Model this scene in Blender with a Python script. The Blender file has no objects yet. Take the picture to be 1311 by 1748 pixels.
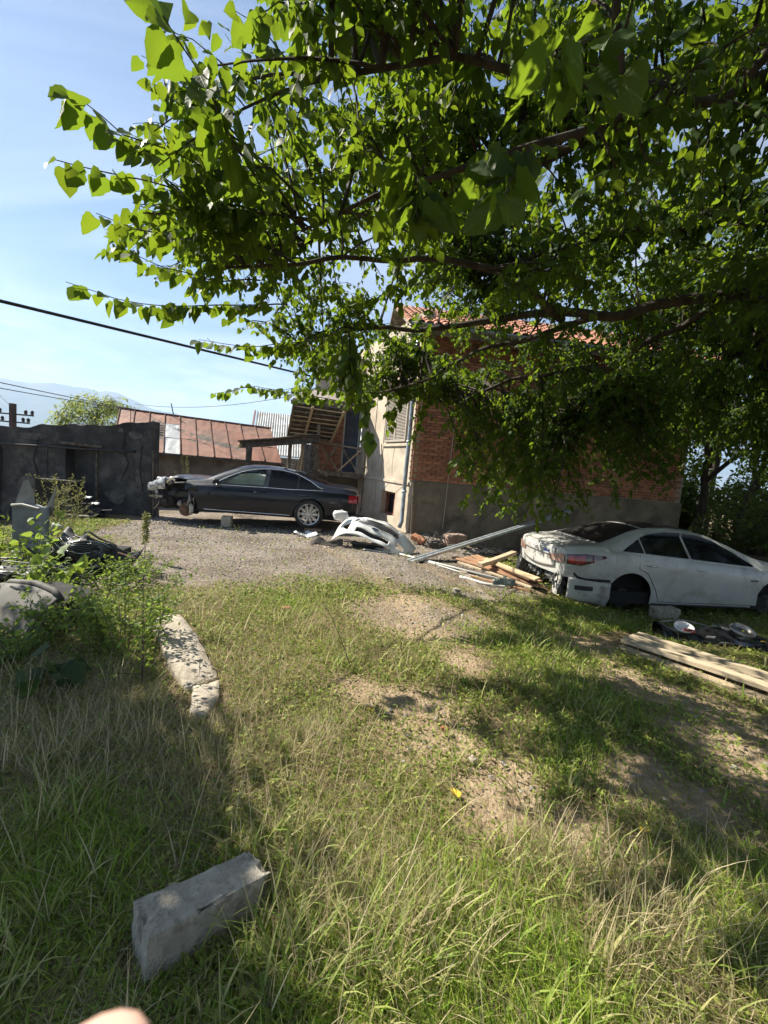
import bpy, bmesh, math, random
import numpy as np
from mathutils import Vector, Matrix

# ------------------------------------------------------------------ camera, sky, sun, exposure
SC = bpy.context.scene
COL = SC.collection
rad = math.radians

cam_d = bpy.data.cameras.new("camera")
cam_d.sensor_fit = 'VERTICAL'; cam_d.sensor_height = 24.0; cam_d.sensor_width = 18.0
cam_d.lens = 10.064
cam_d.clip_start = 0.01; cam_d.clip_end = 30000
cam_d.dof.use_dof = True; cam_d.dof.focus_distance = 6.0; cam_d.dof.aperture_fstop = 6.7
cam = bpy.data.objects.new("camera", cam_d); COL.objects.link(cam)
PITCH, ROLL, EYE = rad(6), rad(5), 1.6
_f = Vector((0, math.cos(PITCH), -math.sin(PITCH))); _r0 = Vector((1, 0, 0)); _u0 = Vector((0, math.sin(PITCH), math.cos(PITCH)))
_r = math.cos(ROLL)*_r0 + math.sin(ROLL)*_u0; _u = math.cos(ROLL)*_u0 - math.sin(ROLL)*_r0
cam.matrix_world = Matrix(((_r.x, _u.x, -_f.x, 0), (_r.y, _u.y, -_f.y, 0), (_r.z, _u.z, -_f.z, EYE), (0, 0, 0, 1)))
SC.camera = cam

SUN_AZ, SUN_EL = 70.0, 44.0          # degrees left of the view direction (+Y), elevation
to_sun = Vector((-math.sin(rad(SUN_AZ))*math.cos(rad(SUN_EL)), math.cos(rad(SUN_AZ))*math.cos(rad(SUN_EL)), math.sin(rad(SUN_EL))))
sun_d = bpy.data.lights.new("sun", 'SUN'); sun_d.energy = 5.0; sun_d.angle = rad(0.53); sun_d.color = (1.0, 0.93, 0.80)
sun = bpy.data.objects.new("sun", sun_d); COL.objects.link(sun)
sun.rotation_euler = to_sun.to_track_quat('Z', 'Y').to_euler(); sun.location = (-30, 14, 30)

W = bpy.data.worlds.new("World"); SC.world = W; W.use_nodes = True
wn = W.node_tree.nodes; wl = W.node_tree.links
bg = wn["Background"]; bg.inputs[1].default_value = 0.056
sky = wn.new("ShaderNodeTexSky"); sky.sky_type = 'NISHITA'; sky.sun_disc = False
sky.sun_elevation = rad(SUN_EL); sky.sun_rotation = rad(-SUN_AZ)
sky.air_density = 1.0; sky.dust_density = 0.25; sky.ozone_density = 3.0; sky.altitude = 600
tc = wn.new("ShaderNodeTexCoord"); sep = wn.new("ShaderNodeSeparateXYZ"); wl.new(tc.outputs["Generated"], sep.inputs[0])
def wmath(op, a, b=None, c=None, clamp=False):
    n = wn.new("ShaderNodeMath"); n.operation = op; n.use_clamp = clamp
    for i, v in enumerate((a, b, c)):
        if v is None: continue
        if isinstance(v, (int, float)): n.inputs[i].default_value = v
        else: wl.new(v, n.inputs[i])
    return n.outputs[0]
zc = wmath('MAXIMUM', sep.outputs[2], 0.0)
den = wmath('ADD', zc, 0.14)
cx = wmath('DIVIDE', sep.outputs[0], den); cy = wmath('DIVIDE', sep.outputs[1], den)
comb = wn.new("ShaderNodeCombineXYZ"); wl.new(cx, comb.inputs[0]); wl.new(cy, comb.inputs[1])
def wnoise(rotz, sc, loc, scale, detail, rough, dist):
    m = wn.new("ShaderNodeMapping"); m.inputs["Rotation"].default_value = (0, 0, rotz); m.inputs["Scale"].default_value = sc; m.inputs["Location"].default_value = loc
    wl.new(comb.outputs[0], m.inputs[0])
    n = wn.new("ShaderNodeTexNoise"); n.inputs["Scale"].default_value = scale; n.inputs["Detail"].default_value = detail
    n.inputs["Roughness"].default_value = rough; n.inputs["Distortion"].default_value = dist
    wl.new(m.outputs[0], n.inputs["Vector"]); return n.outputs["Fac"]
cirrus = wnoise(rad(28), (0.35, 1.5, 1), (1.3, 0.4, 0), 1.1, 7, 0.55, 0.7)
broad = wnoise(rad(10), (0.5, 0.8, 1), (4.0, 2.0, 0), 0.5, 3, 0.5, 0.2)
c1 = wmath('MULTIPLY', wmath('MULTIPLY_ADD', cirrus, 3.6, -1.45, True), wmath('MULTIPLY_ADD', broad, 3.2, -1.2, True))
puff = wnoise(rad(0), (1, 1, 1), (0.3, 1.2, 0), 1.25, 9, 0.62, 0.4)
lowband = wmath('MULTIPLY_ADD', zc, -4.0, 1.25, True)
c2 = wmath('MULTIPLY', wmath('MULTIPLY_ADD', puff, 4.0, -1.75, True), lowband)
cl = wmath('MAXIMUM', wmath('MULTIPLY', c1, 0.6), wmath('MULTIPLY', c2, 0.9))
mix = wn.new("ShaderNodeMixRGB"); wl.new(cl, mix.inputs[0]); wl.new(sky.outputs[0], mix.inputs[1]); mix.inputs[2].default_value = (11, 11.1, 11.3, 1)
wl.new(mix.outputs[0], bg.inputs[0])

SC.view_settings.view_transform = 'Standard'; SC.view_settings.look = 'None'
SC.view_settings.exposure = 1.35; SC.view_settings.gamma = 1.0
SC.view_settings.use_curve_mapping = False
SC.render.engine = 'CYCLES'
SC.cycles.max_bounces = 8; SC.cycles.transparent_max_bounces = 12; SC.cycles.volume_bounces = 0
SC.cycles.diffuse_bounces = 3; SC.cycles.transmission_bounces = 6

# ------------------------------------------------------------------ helpers
RNG = np.random.default_rng(7)
random.seed(7)

def _hash(ix, iy, iz, seed):
    h = (ix.astype(np.int64)*374761393 + iy.astype(np.int64)*668265263 + iz.astype(np.int64)*2147483647 + seed*1442695041) & 0xFFFFFFFF
    h = ((h ^ (h >> 13))*1274126177) & 0xFFFFFFFF
    return ((h ^ (h >> 16)) & 0xFFFF)/65535.0
def noise3(x, y, z=0.0, seed=0):
    x, y, z = np.broadcast_arrays(np.asarray(x, float), np.asarray(y, float), np.asarray(z, float))
    ix, iy, iz = np.floor(x), np.floor(y), np.floor(z)
    fx, fy, fz = x-ix, y-iy, z-iz
    fx, fy, fz = [t*t*(3-2*t) for t in (fx, fy, fz)]
    r = 0
    for dx in (0, 1):
        for dy in (0, 1):
            for dz in (0, 1):
                w = (fx if dx else 1-fx)*(fy if dy else 1-fy)*(fz if dz else 1-fz)
                r = r + w*_hash(ix+dx, iy+dy, iz+dz, seed)
    return r*2-1
def fbm(x, y, z=0.0, seed=0, oct=4):
    r = 0; a = 1.0; f = 1.0
    for o in range(oct):
        r = r + a*noise3(np.asarray(x)*f+o*17.3, np.asarray(y)*f+o*9.1, np.asarray(z)*f, seed+o); a *= .5; f *= 2.03
    return r
def sstep(a, b, x):
    t = np.clip((np.asarray(x, float)-a)/(b-a), 0, 1); return t*t*(3-2*t)

CTRL = np.array([(0,0,0),(0,2,0),(-1.5,3,0),(2,2.5,-.03),(0,5,-.02),(-3.3,5.5,-.06),(3,4.3,-.2),(4.2,4,-.26),(5,5,-.36),(0,7.3,-.08),
 (2.1,7.3,-.2),(4.5,7,-.47),(6.5,7.5,-.44),(0,9,-.14),(-3,10,-.2),(-5.5,10,-.22),(.7,11.2,-.08),(4,11,-.35),(-6.7,11.4,-.3),(-9.5,11,-.75),
 (-6,6,-.2),(8,10,-.35),(10,14,-.1),(-1,13,-.1),(-8,20,-.6),(8,20,-.1),(4,0,-.1),(-4,1,0),(-4,-3,0),(4,-3,0),(0,-6,0),(12,6,-.5),(-12,5,-.5)])
def tz(x, y):
    x = np.asarray(x, float); y = np.asarray(y, float)
    num = 0; den_ = 0
    for cx_, cy_, cz_ in CTRL:
        w = 1.0/((x-cx_)**2+(y-cy_)**2+1.1)**2
        num = num + w*cz_; den_ = den_ + w
    z = num/den_
    r = np.hypot(x, y-5)
    return z*(1-sstep(20, 60, r)) - 3.5*sstep(22, 90, r) - 10*sstep(90, 600, r)
def tzf(x, y): return float(tz(x, y))

MATS = {}
def nd(nt, t, **kw):
    n = nt.nodes.new(t)
    for k, v in kw.items(): n.inputs[k].default_value = v
    return n
def mat(name, c1, c2=None, rough=.6, metal=0., scale=6., detail=6., bump=0., bscale=None, lo=.4, hi=.62, c3=None, s3=1.2, spec=None, coat=0., stretch=(1,1,1), coords="Object", rvar=0.):
    if name in MATS: return MATS[name]
    m = bpy.data.materials.new(name); m.use_nodes = True; nt = m.node_tree; L = nt.links.new
    b = nt.nodes["Principled BSDF"]; b.inputs["Roughness"].default_value = rough; b.inputs["Metallic"].default_value = metal
    if spec is not None: b.inputs["Specular IOR Level"].default_value = spec
    if coat: b.inputs["Coat Weight"].default_value = coat; b.inputs["Coat Roughness"].default_value = .06
    b.inputs["Base Color"].default_value = (*c1, 1)
    t = nd(nt, "ShaderNodeTexCoord"); mp = nd(nt, "ShaderNodeMapping", Scale=stretch); L(t.outputs[coords], mp.inputs[0])
    if c2 is not None:
        n = nd(nt, "ShaderNodeTexNoise", Scale=scale, Detail=detail, Roughness=.62); L(mp.outputs[0], n.inputs["Vector"])
        r = nd(nt, "ShaderNodeValToRGB"); r.color_ramp.elements[0].position = lo; r.color_ramp.elements[1].position = hi
        r.color_ramp.elements[0].color = (*c1, 1); r.color_ramp.elements[1].color = (*c2, 1); L(n.outputs["Fac"], r.inputs[0])
        out = r.outputs[0]
        if c3 is not None:
            n3 = nd(nt, "ShaderNodeTexNoise", Scale=s3, Detail=5., Roughness=.65); L(mp.outputs[0], n3.inputs["Vector"])
            r3 = nd(nt, "ShaderNodeValToRGB"); r3.color_ramp.elements[0].position = .5; r3.color_ramp.elements[1].position = .66; L(n3.outputs["Fac"], r3.inputs[0])
            mx = nd(nt, "ShaderNodeMixRGB"); L(r3.outputs[0], mx.inputs[0]); L(out, mx.inputs[1]); mx.inputs[2].default_value = (*c3, 1); out = mx.outputs[0]
        L(out, b.inputs["Base Color"])
        if rvar:
            mm = nd(nt, "ShaderNodeMath"); mm.operation = 'MULTIPLY_ADD'; L(n.outputs["Fac"], mm.inputs[0]); mm.inputs[1].default_value = rvar; mm.inputs[2].default_value = rough-rvar*.5; mm.use_clamp = True
            L(mm.outputs[0], b.inputs["Roughness"])
    if bump:
        nb = nd(nt, "ShaderNodeTexNoise", Scale=bscale or scale*4, Detail=6., Roughness=.65); L(mp.outputs[0], nb.inputs["Vector"])
        bp = nd(nt, "ShaderNodeBump", Strength=bump, Distance=.02); L(nb.outputs["Fac"], bp.inputs["Height"]); L(bp.outputs[0], b.inputs["Normal"])
    MATS[name] = m; return m

def leafmat(name, c1, c2, trans, rough=.4, tw=.5):
    """leaf: glossy diffuse front + translucent light; a random tint from the colour attribute"""
    if name in MATS: return MATS[name]
    m = bpy.data.materials.new(name); m.use_nodes = True; nt = m.node_tree; L = nt.links.new
    b = nt.nodes["Principled BSDF"]; b.inputs["Roughness"].default_value = rough; b.inputs["Specular IOR Level"].default_value = .14
    at = nd(nt, "ShaderNodeAttribute"); at.attribute_name = "tint"
    oi = nd(nt, "ShaderNodeObjectInfo")
    ad = nd(nt, "ShaderNodeMath"); ad.operation = 'ADD'; L(at.outputs["Fac"], ad.inputs[0])
    # separate leaf objects take their tint from the object's own random value
    mu = nd(nt, "ShaderNodeMath"); mu.operation = 'MULTIPLY'; L(oi.outputs["Random"], mu.inputs[0]); mu.inputs[1].default_value = .35; L(mu.outputs[0], ad.inputs[1])
    mx = nd(nt, "ShaderNodeMixRGB"); L(ad.outputs[0], mx.inputs[0]); mx.inputs[1].default_value = (*c1, 1); mx.inputs[2].default_value = (*c2, 1)
    L(mx.outputs[0], b.inputs["Base Color"])
    tr = nd(nt, "ShaderNodeBsdfTranslucent"); mt = nd(nt, "ShaderNodeMixRGB"); L(ad.outputs[0], mt.inputs[0])
    mt.inputs[1].default_value = (*trans, 1); mt.inputs[2].default_value = (trans[0]*1.25, trans[1]*1.05, trans[2]*.8, 1); L(mt.outputs[0], tr.inputs[0])
    ms = nd(nt, "ShaderNodeMixShader"); ms.inputs[0].default_value = tw; L(b.outputs[0], ms.inputs[1]); L(tr.outputs[0], ms.inputs[2])
    L(ms.outputs[0], nt.nodes["Material Output"].inputs[0])
    MATS[name] = m; return m

def colmat(name, rough=.7, translucent=.35, spec=.2):
    """plant blades: colour of each blade from its colour attribute"""
    m = bpy.data.materials.new(name); m.use_nodes = True; nt = m.node_tree; L = nt.links.new
    b = nt.nodes["Principled BSDF"]; b.inputs["Roughness"].default_value = rough; b.inputs["Specular IOR Level"].default_value = spec
    at = nd(nt, "ShaderNodeAttribute"); at.attribute_name = "Col"; L(at.outputs["Color"], b.inputs["Base Color"])
    tr = nd(nt, "ShaderNodeBsdfTranslucent"); L(at.outputs["Color"], tr.inputs[0])
    ms = nd(nt, "ShaderNodeMixShader"); ms.inputs[0].default_value = translucent; L(b.outputs[0], ms.inputs[1]); L(tr.outputs[0], ms.inputs[2])
    L(ms.outputs[0], nt.nodes["Material Output"].inputs[0]); MATS[name] = m; return m

def glassmat(name, tint, alpha=.5, rough=.03):
    m = bpy.data.materials.new(name); m.use_nodes = True; nt = m.node_tree; L = nt.links.new
    b = nt.nodes["Principled BSDF"]; b.inputs["Base Color"].default_value = (*tint, 1); b.inputs["Roughness"].default_value = rough
    tp = nd(nt, "ShaderNodeBsdfTransparent"); tp.inputs[0].default_value = (.75, .85, .78, 1)
    ms = nd(nt, "ShaderNodeMixShader"); ms.inputs[0].default_value = alpha; L(tp.outputs[0], ms.inputs[1]); L(b.outputs[0], ms.inputs[2])
    L(ms.outputs[0], nt.nodes["Material Output"].inputs[0]); MATS[name] = m; return m

def mesh_np(name, V, F, smooth=False):
    """V (n,3); F (m,k) all faces with k corners"""
    me = bpy.data.meshes.new(name); V = np.ascontiguousarray(V, np.float32); F = np.ascontiguousarray(F, np.int32)
    m, k = F.shape
    me.vertices.add(len(V)); me.vertices.foreach_set("co", V.ravel())
    me.loops.add(m*k); me.loops.foreach_set("vertex_index", F.ravel())
    me.polygons.add(m); me.polygons.foreach_set("loop_start", np.arange(0, m*k, k, dtype=np.int32))
    me.polygons.foreach_set("use_smooth", np.full(m, smooth)); me.update(calc_edges=True); return me
def attr(me, name, vals, typ='FLOAT'):
    a = me.attributes.new(name, typ, 'POINT')
    if typ == 'FLOAT': a.data.foreach_set("value", np.asarray(vals, np.float32).ravel())
    else: a.data.foreach_set("color", np.asarray(vals, np.float32).ravel())

def link(name, data, m=None, parent=None, loc=None):
    o = bpy.data.objects.new(name, data); COL.objects.link(o)
    if m is not None and data is not None and len(data.materials) == 0: data.materials.append(m)
    if parent is not None: o.parent = parent
    if loc is not None: o.location = loc
    return o
def tag(o, label=None, cat=None, group=None, kind=None):
    if label: o["label"] = label
    if cat: o["category"] = cat
    if group: o["group"] = group
    if kind: o["kind"] = kind
    return o
def thing(name, label, cat, loc=(0,0,0), rot=(0,0,0), group=None):
    o = bpy.data.objects.new(name, None); o.empty_display_size = .2; COL.objects.link(o); o.location = loc; o.rotation_euler = rot
    return tag(o, label, cat, group)

class MB:
    def __init__(s): s.v = []; s.f = []
    def add(s, V, F):
        n = len(s.v); s.v += [tuple(map(float, p)) for p in V]; s.f += [tuple(int(i)+n for i in f) for f in F]; return s
    def box(s, c, d, R=None, jit=0.):
        x, y, z = [k/2 for k in d]
        P = [Vector((a, b, e)) for a in (-x, x) for b in (-y, y) for e in (-z, z)]
        if jit: P = [p+Vector((random.uniform(-jit, jit), random.uniform(-jit, jit), random.uniform(-jit, jit))) for p in P]
        if R is not None: P = [R @ p for p in P]
        c = Vector(c)
        return s.add([p+c for p in P], [(0,1,3,2),(4,6,7,5),(0,4,5,1),(2,3,7,6),(0,2,6,4),(1,5,7,3)])
    def beam(s, a, b, w, h, up=(0,0,1), jit=0.):
        a = Vector(a); b = Vector(b); d = (b-a); L = d.length; d.normalize(); up = Vector(up)
        sd = d.cross(up)
        if sd.length < 1e-3: sd = d.cross(Vector((1,0,0)))
        sd.normalize(); u = sd.cross(d)
        R = Matrix((d, sd, u)).transposed()
        return s.box((a+b)/2, (L, w, h), R, jit)
    def tube(s, pts, r, n=8, cap=True):
        pts = [Vector(p) for p in pts]; m = len(pts)
        rs = r if hasattr(r, '__len__') else [r]*m
        V = []; F = []; ref = None
        for i, p in enumerate(pts):
            t = (pts[min(i+1, m-1)]-pts[max(i-1, 0)])
            if t.length < 1e-9: t = Vector((0,0,1))
            t.normalize()
            if ref is None:
                ref = t.cross(Vector((0,0,1)) if abs(t.z) < .9 else Vector((1,0,0))).normalized()
            ref = (ref - t*ref.dot(t)).normalized(); q = t.cross(ref)
            for k in range(n):
                a = 2*math.pi*k/n; V.append(p+(ref*math.cos(a)+q*math.sin(a))*rs[i])
        for i in range(m-1):
            for k in range(n):
                F.append((i*n+k, i*n+(k+1)%n, (i+1)*n+(k+1)%n, (i+1)*n+k))
        if cap: F.append(tuple(range(n-1, -1, -1))); F.append(tuple((m-1)*n+k for k in range(n)))
        return s.add(V, F)
    def lathe(s, prof, c=(0,0,0), axis='y', n=28, closed=False):
        V = []; F = []; m = len(prof)
        for k in range(n):
            a = 2*math.pi*k/n
            for (r_, h) in prof:
                p = (r_*math.cos(a), h, r_*math.sin(a)) if axis == 'y' else (r_*math.cos(a), r_*math.sin(a), h) if axis == 'z' else (h, r_*math.cos(a), r_*math.sin(a))
                V.append((p[0]+c[0], p[1]+c[1], p[2]+c[2]))
        for k in range(n):
            for j in range(m-1 if not closed else m):
                F.append((k*m+j, k*m+(j+1)%m, ((k+1)%n)*m+(j+1)%m, ((k+1)%n)*m+j))
        return s.add(V, F)
    def grid(s, G, keep=None, flip=False):
        G = np.asarray(G, float); a, b = G.shape[:2]; F = []
        for i in range(a-1):
            for j in range(b-1):
                if keep is not None and not keep[i][j]: continue
                q = (i*b+j, (i+1)*b+j, (i+1)*b+j+1, i*b+j+1); F.append(q[::-1] if flip else q)
        return s.add(G.reshape(-1, 3), F)
    def prism(s, poly, h, ax=None):
        """poly: list of 3D points (planar), extruded by vector h"""
        n = len(poly); h = Vector(h); P = [Vector(p) for p in poly]
        F = [tuple(range(n-1, -1, -1)), tuple(range(n, 2*n))]+[(i, (i+1)%n, n+(i+1)%n, n+i) for i in range(n)]
        return s.add(P+[p+h for p in P], F)
    def mesh(s, name, smooth=False):
        me = bpy.data.meshes.new(name); me.from_pydata(s.v, [], s.f); me.validate(); me.update()
        if smooth: me.polygons.foreach_set("use_smooth", [True]*len(me.polygons))
        return me
    def build(s, name, m, parent=None, smooth=False, bevel=0., sub=0, solid=0., loc=None, seg=2, weld=False, auto=False):
        me = s.mesh(name, smooth)
        if weld or solid or sub:
            bm = bmesh.new(); bm.from_mesh(me); bmesh.ops.remove_doubles(bm, verts=bm.verts, dist=1e-5); bmesh.ops.recalc_face_normals(bm, faces=bm.faces); bm.to_mesh(me); bm.free()
            if smooth: me.polygons.foreach_set("use_smooth", [True]*len(me.polygons))
        o = link(name, me, m, parent, loc)
        if solid: k = o.modifiers.new("s", 'SOLIDIFY'); k.thickness = solid; k.offset = 0
        if bevel: k = o.modifiers.new("b", 'BEVEL'); k.width = bevel; k.segments = seg; k.limit_method = 'ANGLE'; k.angle_limit = rad(40)
        if sub: k = o.modifiers.new("u", 'SUBSURF'); k.levels = sub; k.render_levels = sub
        return o
def V3(*a): return Vector(a)
# ------------------------------------------------------------------ ground
# (x, y, radius) patches, metres on the ground
BARE = [(.30,2.79,.42),(.56,2.45,.42),(.74,2.18,.4),(1.08,1.87,.3),(1.25,1.77,.25),(2.58,3.5,.55),(2.39,2.64,.6),(1.61,2.28,.42),(1.8,2.09,.42),(2.6,2.2,.7),(-.03,2.89,.3),(.39,4.69,.75),(2.35,4.62,.4),(2.9,3.1,.7),(1.0,4.9,.4),(.9,3.6,.3),(3.4,2.6,.7)]
LUSH = [(2.68,6.29,.7),(1.41,4.1,.65),(1.72,3.26,.5),(1.56,5.68,.6),(.33,1.35,.5),(.57,1.14,.5),(1.58,1.56,.4),(-1.09,1.44,.5),(-.48,3.58,.5),(1.35,2.45,.25),(.21,1.18,.5),(2.2,5.2,.6),(3.2,5.3,.6),(1.9,4.4,.6),(.6,3.9,.4),(-1.0,4.6,.5),(2.0,6.6,.5),(1.9,1.3,.5)]
STRAW = [(-.88,3.08,.5),(-.77,2.38,.45),(.11,1.55,.4),(.22,1.35,.35),(1.52,1.6,.35),(-.78,1.99,.45),(-1.71,2.24,.6),(-1.26,2.06,.5),(-.3,2.2,.4),(-.5,3.9,.6),(.1,3.6,.4),(1.0,1.5,.4),(-1.9,4.4,.5)]
def blobs(L, x, y):
    r = np.zeros_like(np.asarray(x, float))
    for cx_, cy_, s in L: r = np.maximum(r, np.exp(-((x-cx_)**2+(y-cy_)**2)/(s*s)))
    return r
def gravel_mask(x, y):
    e = fbm(x*.9, y*.9, 0, 31, 5)*1.1+.35*fbm(x*4, y*4, 0, 33, 3)
    near = 5.75+.35*x*(x < 0)+.1*x+e*.55
    g = sstep(-.7, 1.1, y-near)
    g = g*sstep(0, 1.0, 3.0+e*.5-(x-.55*np.maximum(y-8.5, 0)))*sstep(-.5, .6, x+4.7+.35*(y-6)+e*.5)
    return np.clip(np.maximum(g, .75*np.exp(-((x-.5)**2/.8+(y-4.75)**2/.25))), 0, 1)
def dirt_mask(x, y):
    return np.clip(blobs(BARE, x, y)+.35*fbm(x*1.7, y*1.7, 0, 5, 4), 0, 1)

def axis(lo, hi, st, far):
    core = np.arange(lo, hi+1e-6, st); out = [hi]; s = st
    while out[-1] < far: s *= 1.35; out.append(out[-1]+s)
    neg = [lo]; s = st
    while neg[-1] > -far: s *= 1.35; neg.append(neg[-1]-s)
    return np.concatenate([np.array(neg[:0:-1]), core, np.array(out[1:])])
gx = axis(-8.5, 9.5, .065, 9000); gy = axis(-.5, 13, .065, 9000)
X, Y = np.meshgrid(gx, gy, indexing='ij')
Z = tz(X, Y)
nearw = 1-sstep(14, 22, np.hypot(X, Y-5))
def ruts(x, y):
    r = np.zeros_like(x)
    for path in ([(-1.9,10.0),(-.9,8.2),(.1,6.2),(.45,4.6),(.4,3.4),(.6,2.4),(1.1,1.8)], [(-.3,10.0),(.7,8.0),(1.6,6.2),(2.2,4.7),(2.5,3.5),(2.4,2.6),(2.7,1.8)]):
        for (x0, y0), (x1, y1) in zip(path[:-1], path[1:]):
            dx, dy = x1-x0, y1-y0; t_ = np.clip(((x-x0)*dx+(y-y0)*dy)/(dx*dx+dy*dy), 0, 1); d = np.hypot(x-x0-t_*dx, y-y0-t_*dy)+.05*fbm(x*3, y*3, 0, 66, 3); r = np.maximum(r, np.exp(-(d/.17)**2))
    return r
rt = ruts(X, Y)*nearw
gm = gravel_mask(X, Y)*nearw*(1-.55*rt); dm = np.clip(dirt_mask(X, Y)*nearw+.6*rt, 0, 1)
Z = Z - .022*rt + nearw*(fbm(X*1.3, Y*1.3, 0, 3, 3)*.022*(1-.6*gm) + fbm(X*9, Y*9, 0, 4, 3)*.007)
n0, n1 = X.shape
idx = np.arange(n0*n1).reshape(n0, n1)
F = np.stack([idx[:-1,:-1], idx[1:,:-1], idx[1:,1:], idx[:-1,1:]], -1).reshape(-1, 4)
me = mesh_np("ground", np.stack([X, Y, Z], -1).reshape(-1, 3), F, True)
attr(me, "gravel", gm); attr(me, "dirt", dm)
m = bpy.data.materials.new("ground_soil"); m.use_nodes = True; nt = m.node_tree; L = nt.links.new; b = nt.nodes["Principled BSDF"]; b.inputs["Roughness"].default_value = .95; b.inputs["Specular IOR Level"].default_value = .12
t = nd(nt, "ShaderNodeTexCoord")
def ramp(fac, cols, pos):
    r = nd(nt, "ShaderNodeValToRGB"); L(fac, r.inputs[0]); e = r.color_ramp.elements
    while len(e) < len(cols): e.new(.5)
    for k, (c, p_) in enumerate(zip(cols, pos)): e[k].position = p_; e[k].color = (*c, 1)
    return r.outputs[0]
def gn(scale, det=8., ro=.65):
    n = nd(nt, "ShaderNodeTexNoise", Scale=scale, Detail=det, Roughness=ro); L(t.outputs["Object"], n.inputs["Vector"]); return n.outputs["Fac"]
def mixc(f, a, b_):
    n = nd(nt, "ShaderNodeMixRGB"); L(f, n.inputs[0]); L(a, n.inputs[1]); L(b_, n.inputs[2]); return n.outputs[0]
litter = ramp(gn(22), [(.07,.06,.03),(.16,.125,.065),(.27,.21,.12)], [.3,.52,.72])
dirt = ramp(gn(14), [(.24,.17,.105),(.38,.285,.19),(.48,.375,.26)], [.3,.5,.74])
vor = nd(nt, "ShaderNodeTexVoronoi", Scale=42.); L(t.outputs["Object"], vor.inputs["Vector"])
gcol = ramp(gn(30, 10., .75), [(.11,.09,.072),(.23,.195,.16),(.39,.34,.29)], [.3,.5,.72])
peb = nd(nt, "ShaderNodeMixRGB"); peb.blend_type = 'OVERLAY'; peb.inputs[0].default_value = .5; L(gcol, peb.inputs[1]); 
vc = nd(nt, "ShaderNodeRGBToBW"); L(vor.outputs["Color"], vc.inputs[0]); L(vc.outputs[0], peb.inputs[2])
a1 = nd(nt, "ShaderNodeAttribute"); a1.attribute_name = "dirt"; a2 = nd(nt, "ShaderNodeAttribute"); a2.attribute_name = "gravel"
stain = ramp(gn(.9, 5., .6), [(.55,.5,.45),(1,1,1)], [.36,.56]); pm = nd(nt, "ShaderNodeMixRGB"); pm.blend_type = 'MULTIPLY'; pm.inputs[0].default_value = .75; L(peb.outputs[0], pm.inputs[1]); L(stain, pm.inputs[2])
fin = mixc(a2.outputs["Fac"], mixc(a1.outputs["Fac"], litter, dirt), pm.outputs[0]); L(fin, b.inputs["Base Color"])
hs = nd(nt, "ShaderNodeMath"); hs.operation = 'ADD'; L(gn(60, 8., .7), hs.inputs[0]); hm = nd(nt, "ShaderNodeMath"); hm.operation = 'MULTIPLY'; L(vor.outputs["Distance"], hm.inputs[0]); hm.inputs[1].default_value = -.8; L(hm.outputs[0], hs.inputs[1])
bp = nd(nt, "ShaderNodeBump", Strength=.8, Distance=.02); L(hs.outputs[0], bp.inputs["Height"]); L(bp.outputs[0], b.inputs["Normal"])
tag(link("ground", me, m), kind="structure")

# far mountain range, real distance and height
az = np.radians(np.linspace(-80, 30, 260)); rr = np.array([4200, 4700, 5200, 5700, 6100, 6600, 7000.])
hp = np.array([0, .18, .42, .7, 1.0, .75, .3])
A, Rr = np.meshgrid(az, rr, indexing='ij'); Hh = np.interp(np.degrees(az), [-80, -50, -41, -36, -33, -30, -22, -10, 30], [640, 650, 620, 625, 600, 520, 360, 300, 280])
Hh = Hh*(1+.025*fbm(az*14, az*0, 0, 8, 4))
MZ = Hh[:, None]*hp[None, :]*(1+.05*fbm(A*30, Rr/500, 0, 9, 4)) - 20
ii = np.arange(A.size).reshape(A.shape); F = np.stack([ii[:-1,:-1], ii[1:,:-1], ii[1:,1:], ii[:-1,1:]], -1).reshape(-1, 4)
mm = mesh_np("mountain", np.stack([Rr*np.sin(A), Rr*np.cos(A), MZ], -1).reshape(-1, 3), F, True)
tag(link("mountain", mm, mat("hill_scrub", (.05,.07,.03), (.11,.10,.06), rough=.95, scale=.004)), kind="structure")

# air
hz = MB(); hz.box((0, 3300, 345), (15000, 8600, 800)); ho = hz.build("haze", None)
mh = bpy.data.materials.new("haze_air"); mh.use_nodes = True; mh.node_tree.nodes.clear()
o_ = mh.node_tree.nodes.new("ShaderNodeOutputMaterial"); pv = mh.node_tree.nodes.new("ShaderNodeVolumePrincipled"); pv.inputs["Color"].default_value = (.52,.72,1,1); pv.inputs["Density"].default_value = 1.7e-4; pv.inputs["Anisotropy"].default_value = .25
mh.node_tree.links.new(pv.outputs[0], o_.inputs["Volume"]); ho.data.materials.append(mh); tag(ho, kind="stuff")

# ------------------------------------------------------------------ shared materials
PLASTER = mat("beige_plaster", (.44,.375,.285), (.53,.46,.36), rough=.9, scale=2.2, bump=.3, bscale=40, c3=(.36,.30,.225), s3=1.6)
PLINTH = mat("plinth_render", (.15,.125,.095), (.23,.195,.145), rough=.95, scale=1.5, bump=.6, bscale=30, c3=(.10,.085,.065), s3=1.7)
MORTAR = mat("mortar", (.30,.26,.22), (.38,.34,.29), rough=.95, scale=8, bump=.3)
BRICKS = [mat("brick_%s" % n, c, d, rough=.9, scale=9, bump=.35, bscale=60) for n, c, d in (("red", (.25,.095,.055), (.33,.14,.08)), ("orange", (.33,.14,.075), (.41,.19,.11)), ("dark", (.17,.075,.05), (.25,.115,.075)))]
WOOD = mat("weathered_wood", (.17,.135,.10), (.30,.25,.195), rough=.9, scale=5, stretch=(1,1,1), bump=.4, bscale=40, c3=(.09,.075,.06), s3=4)
WOODP = mat("pale_plank", (.40,.29,.17), (.54,.42,.27), rough=.8, scale=5, stretch=(1,6,6), bump=.2, bscale=20, c3=(.30,.21,.12), s3=3)
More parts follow.
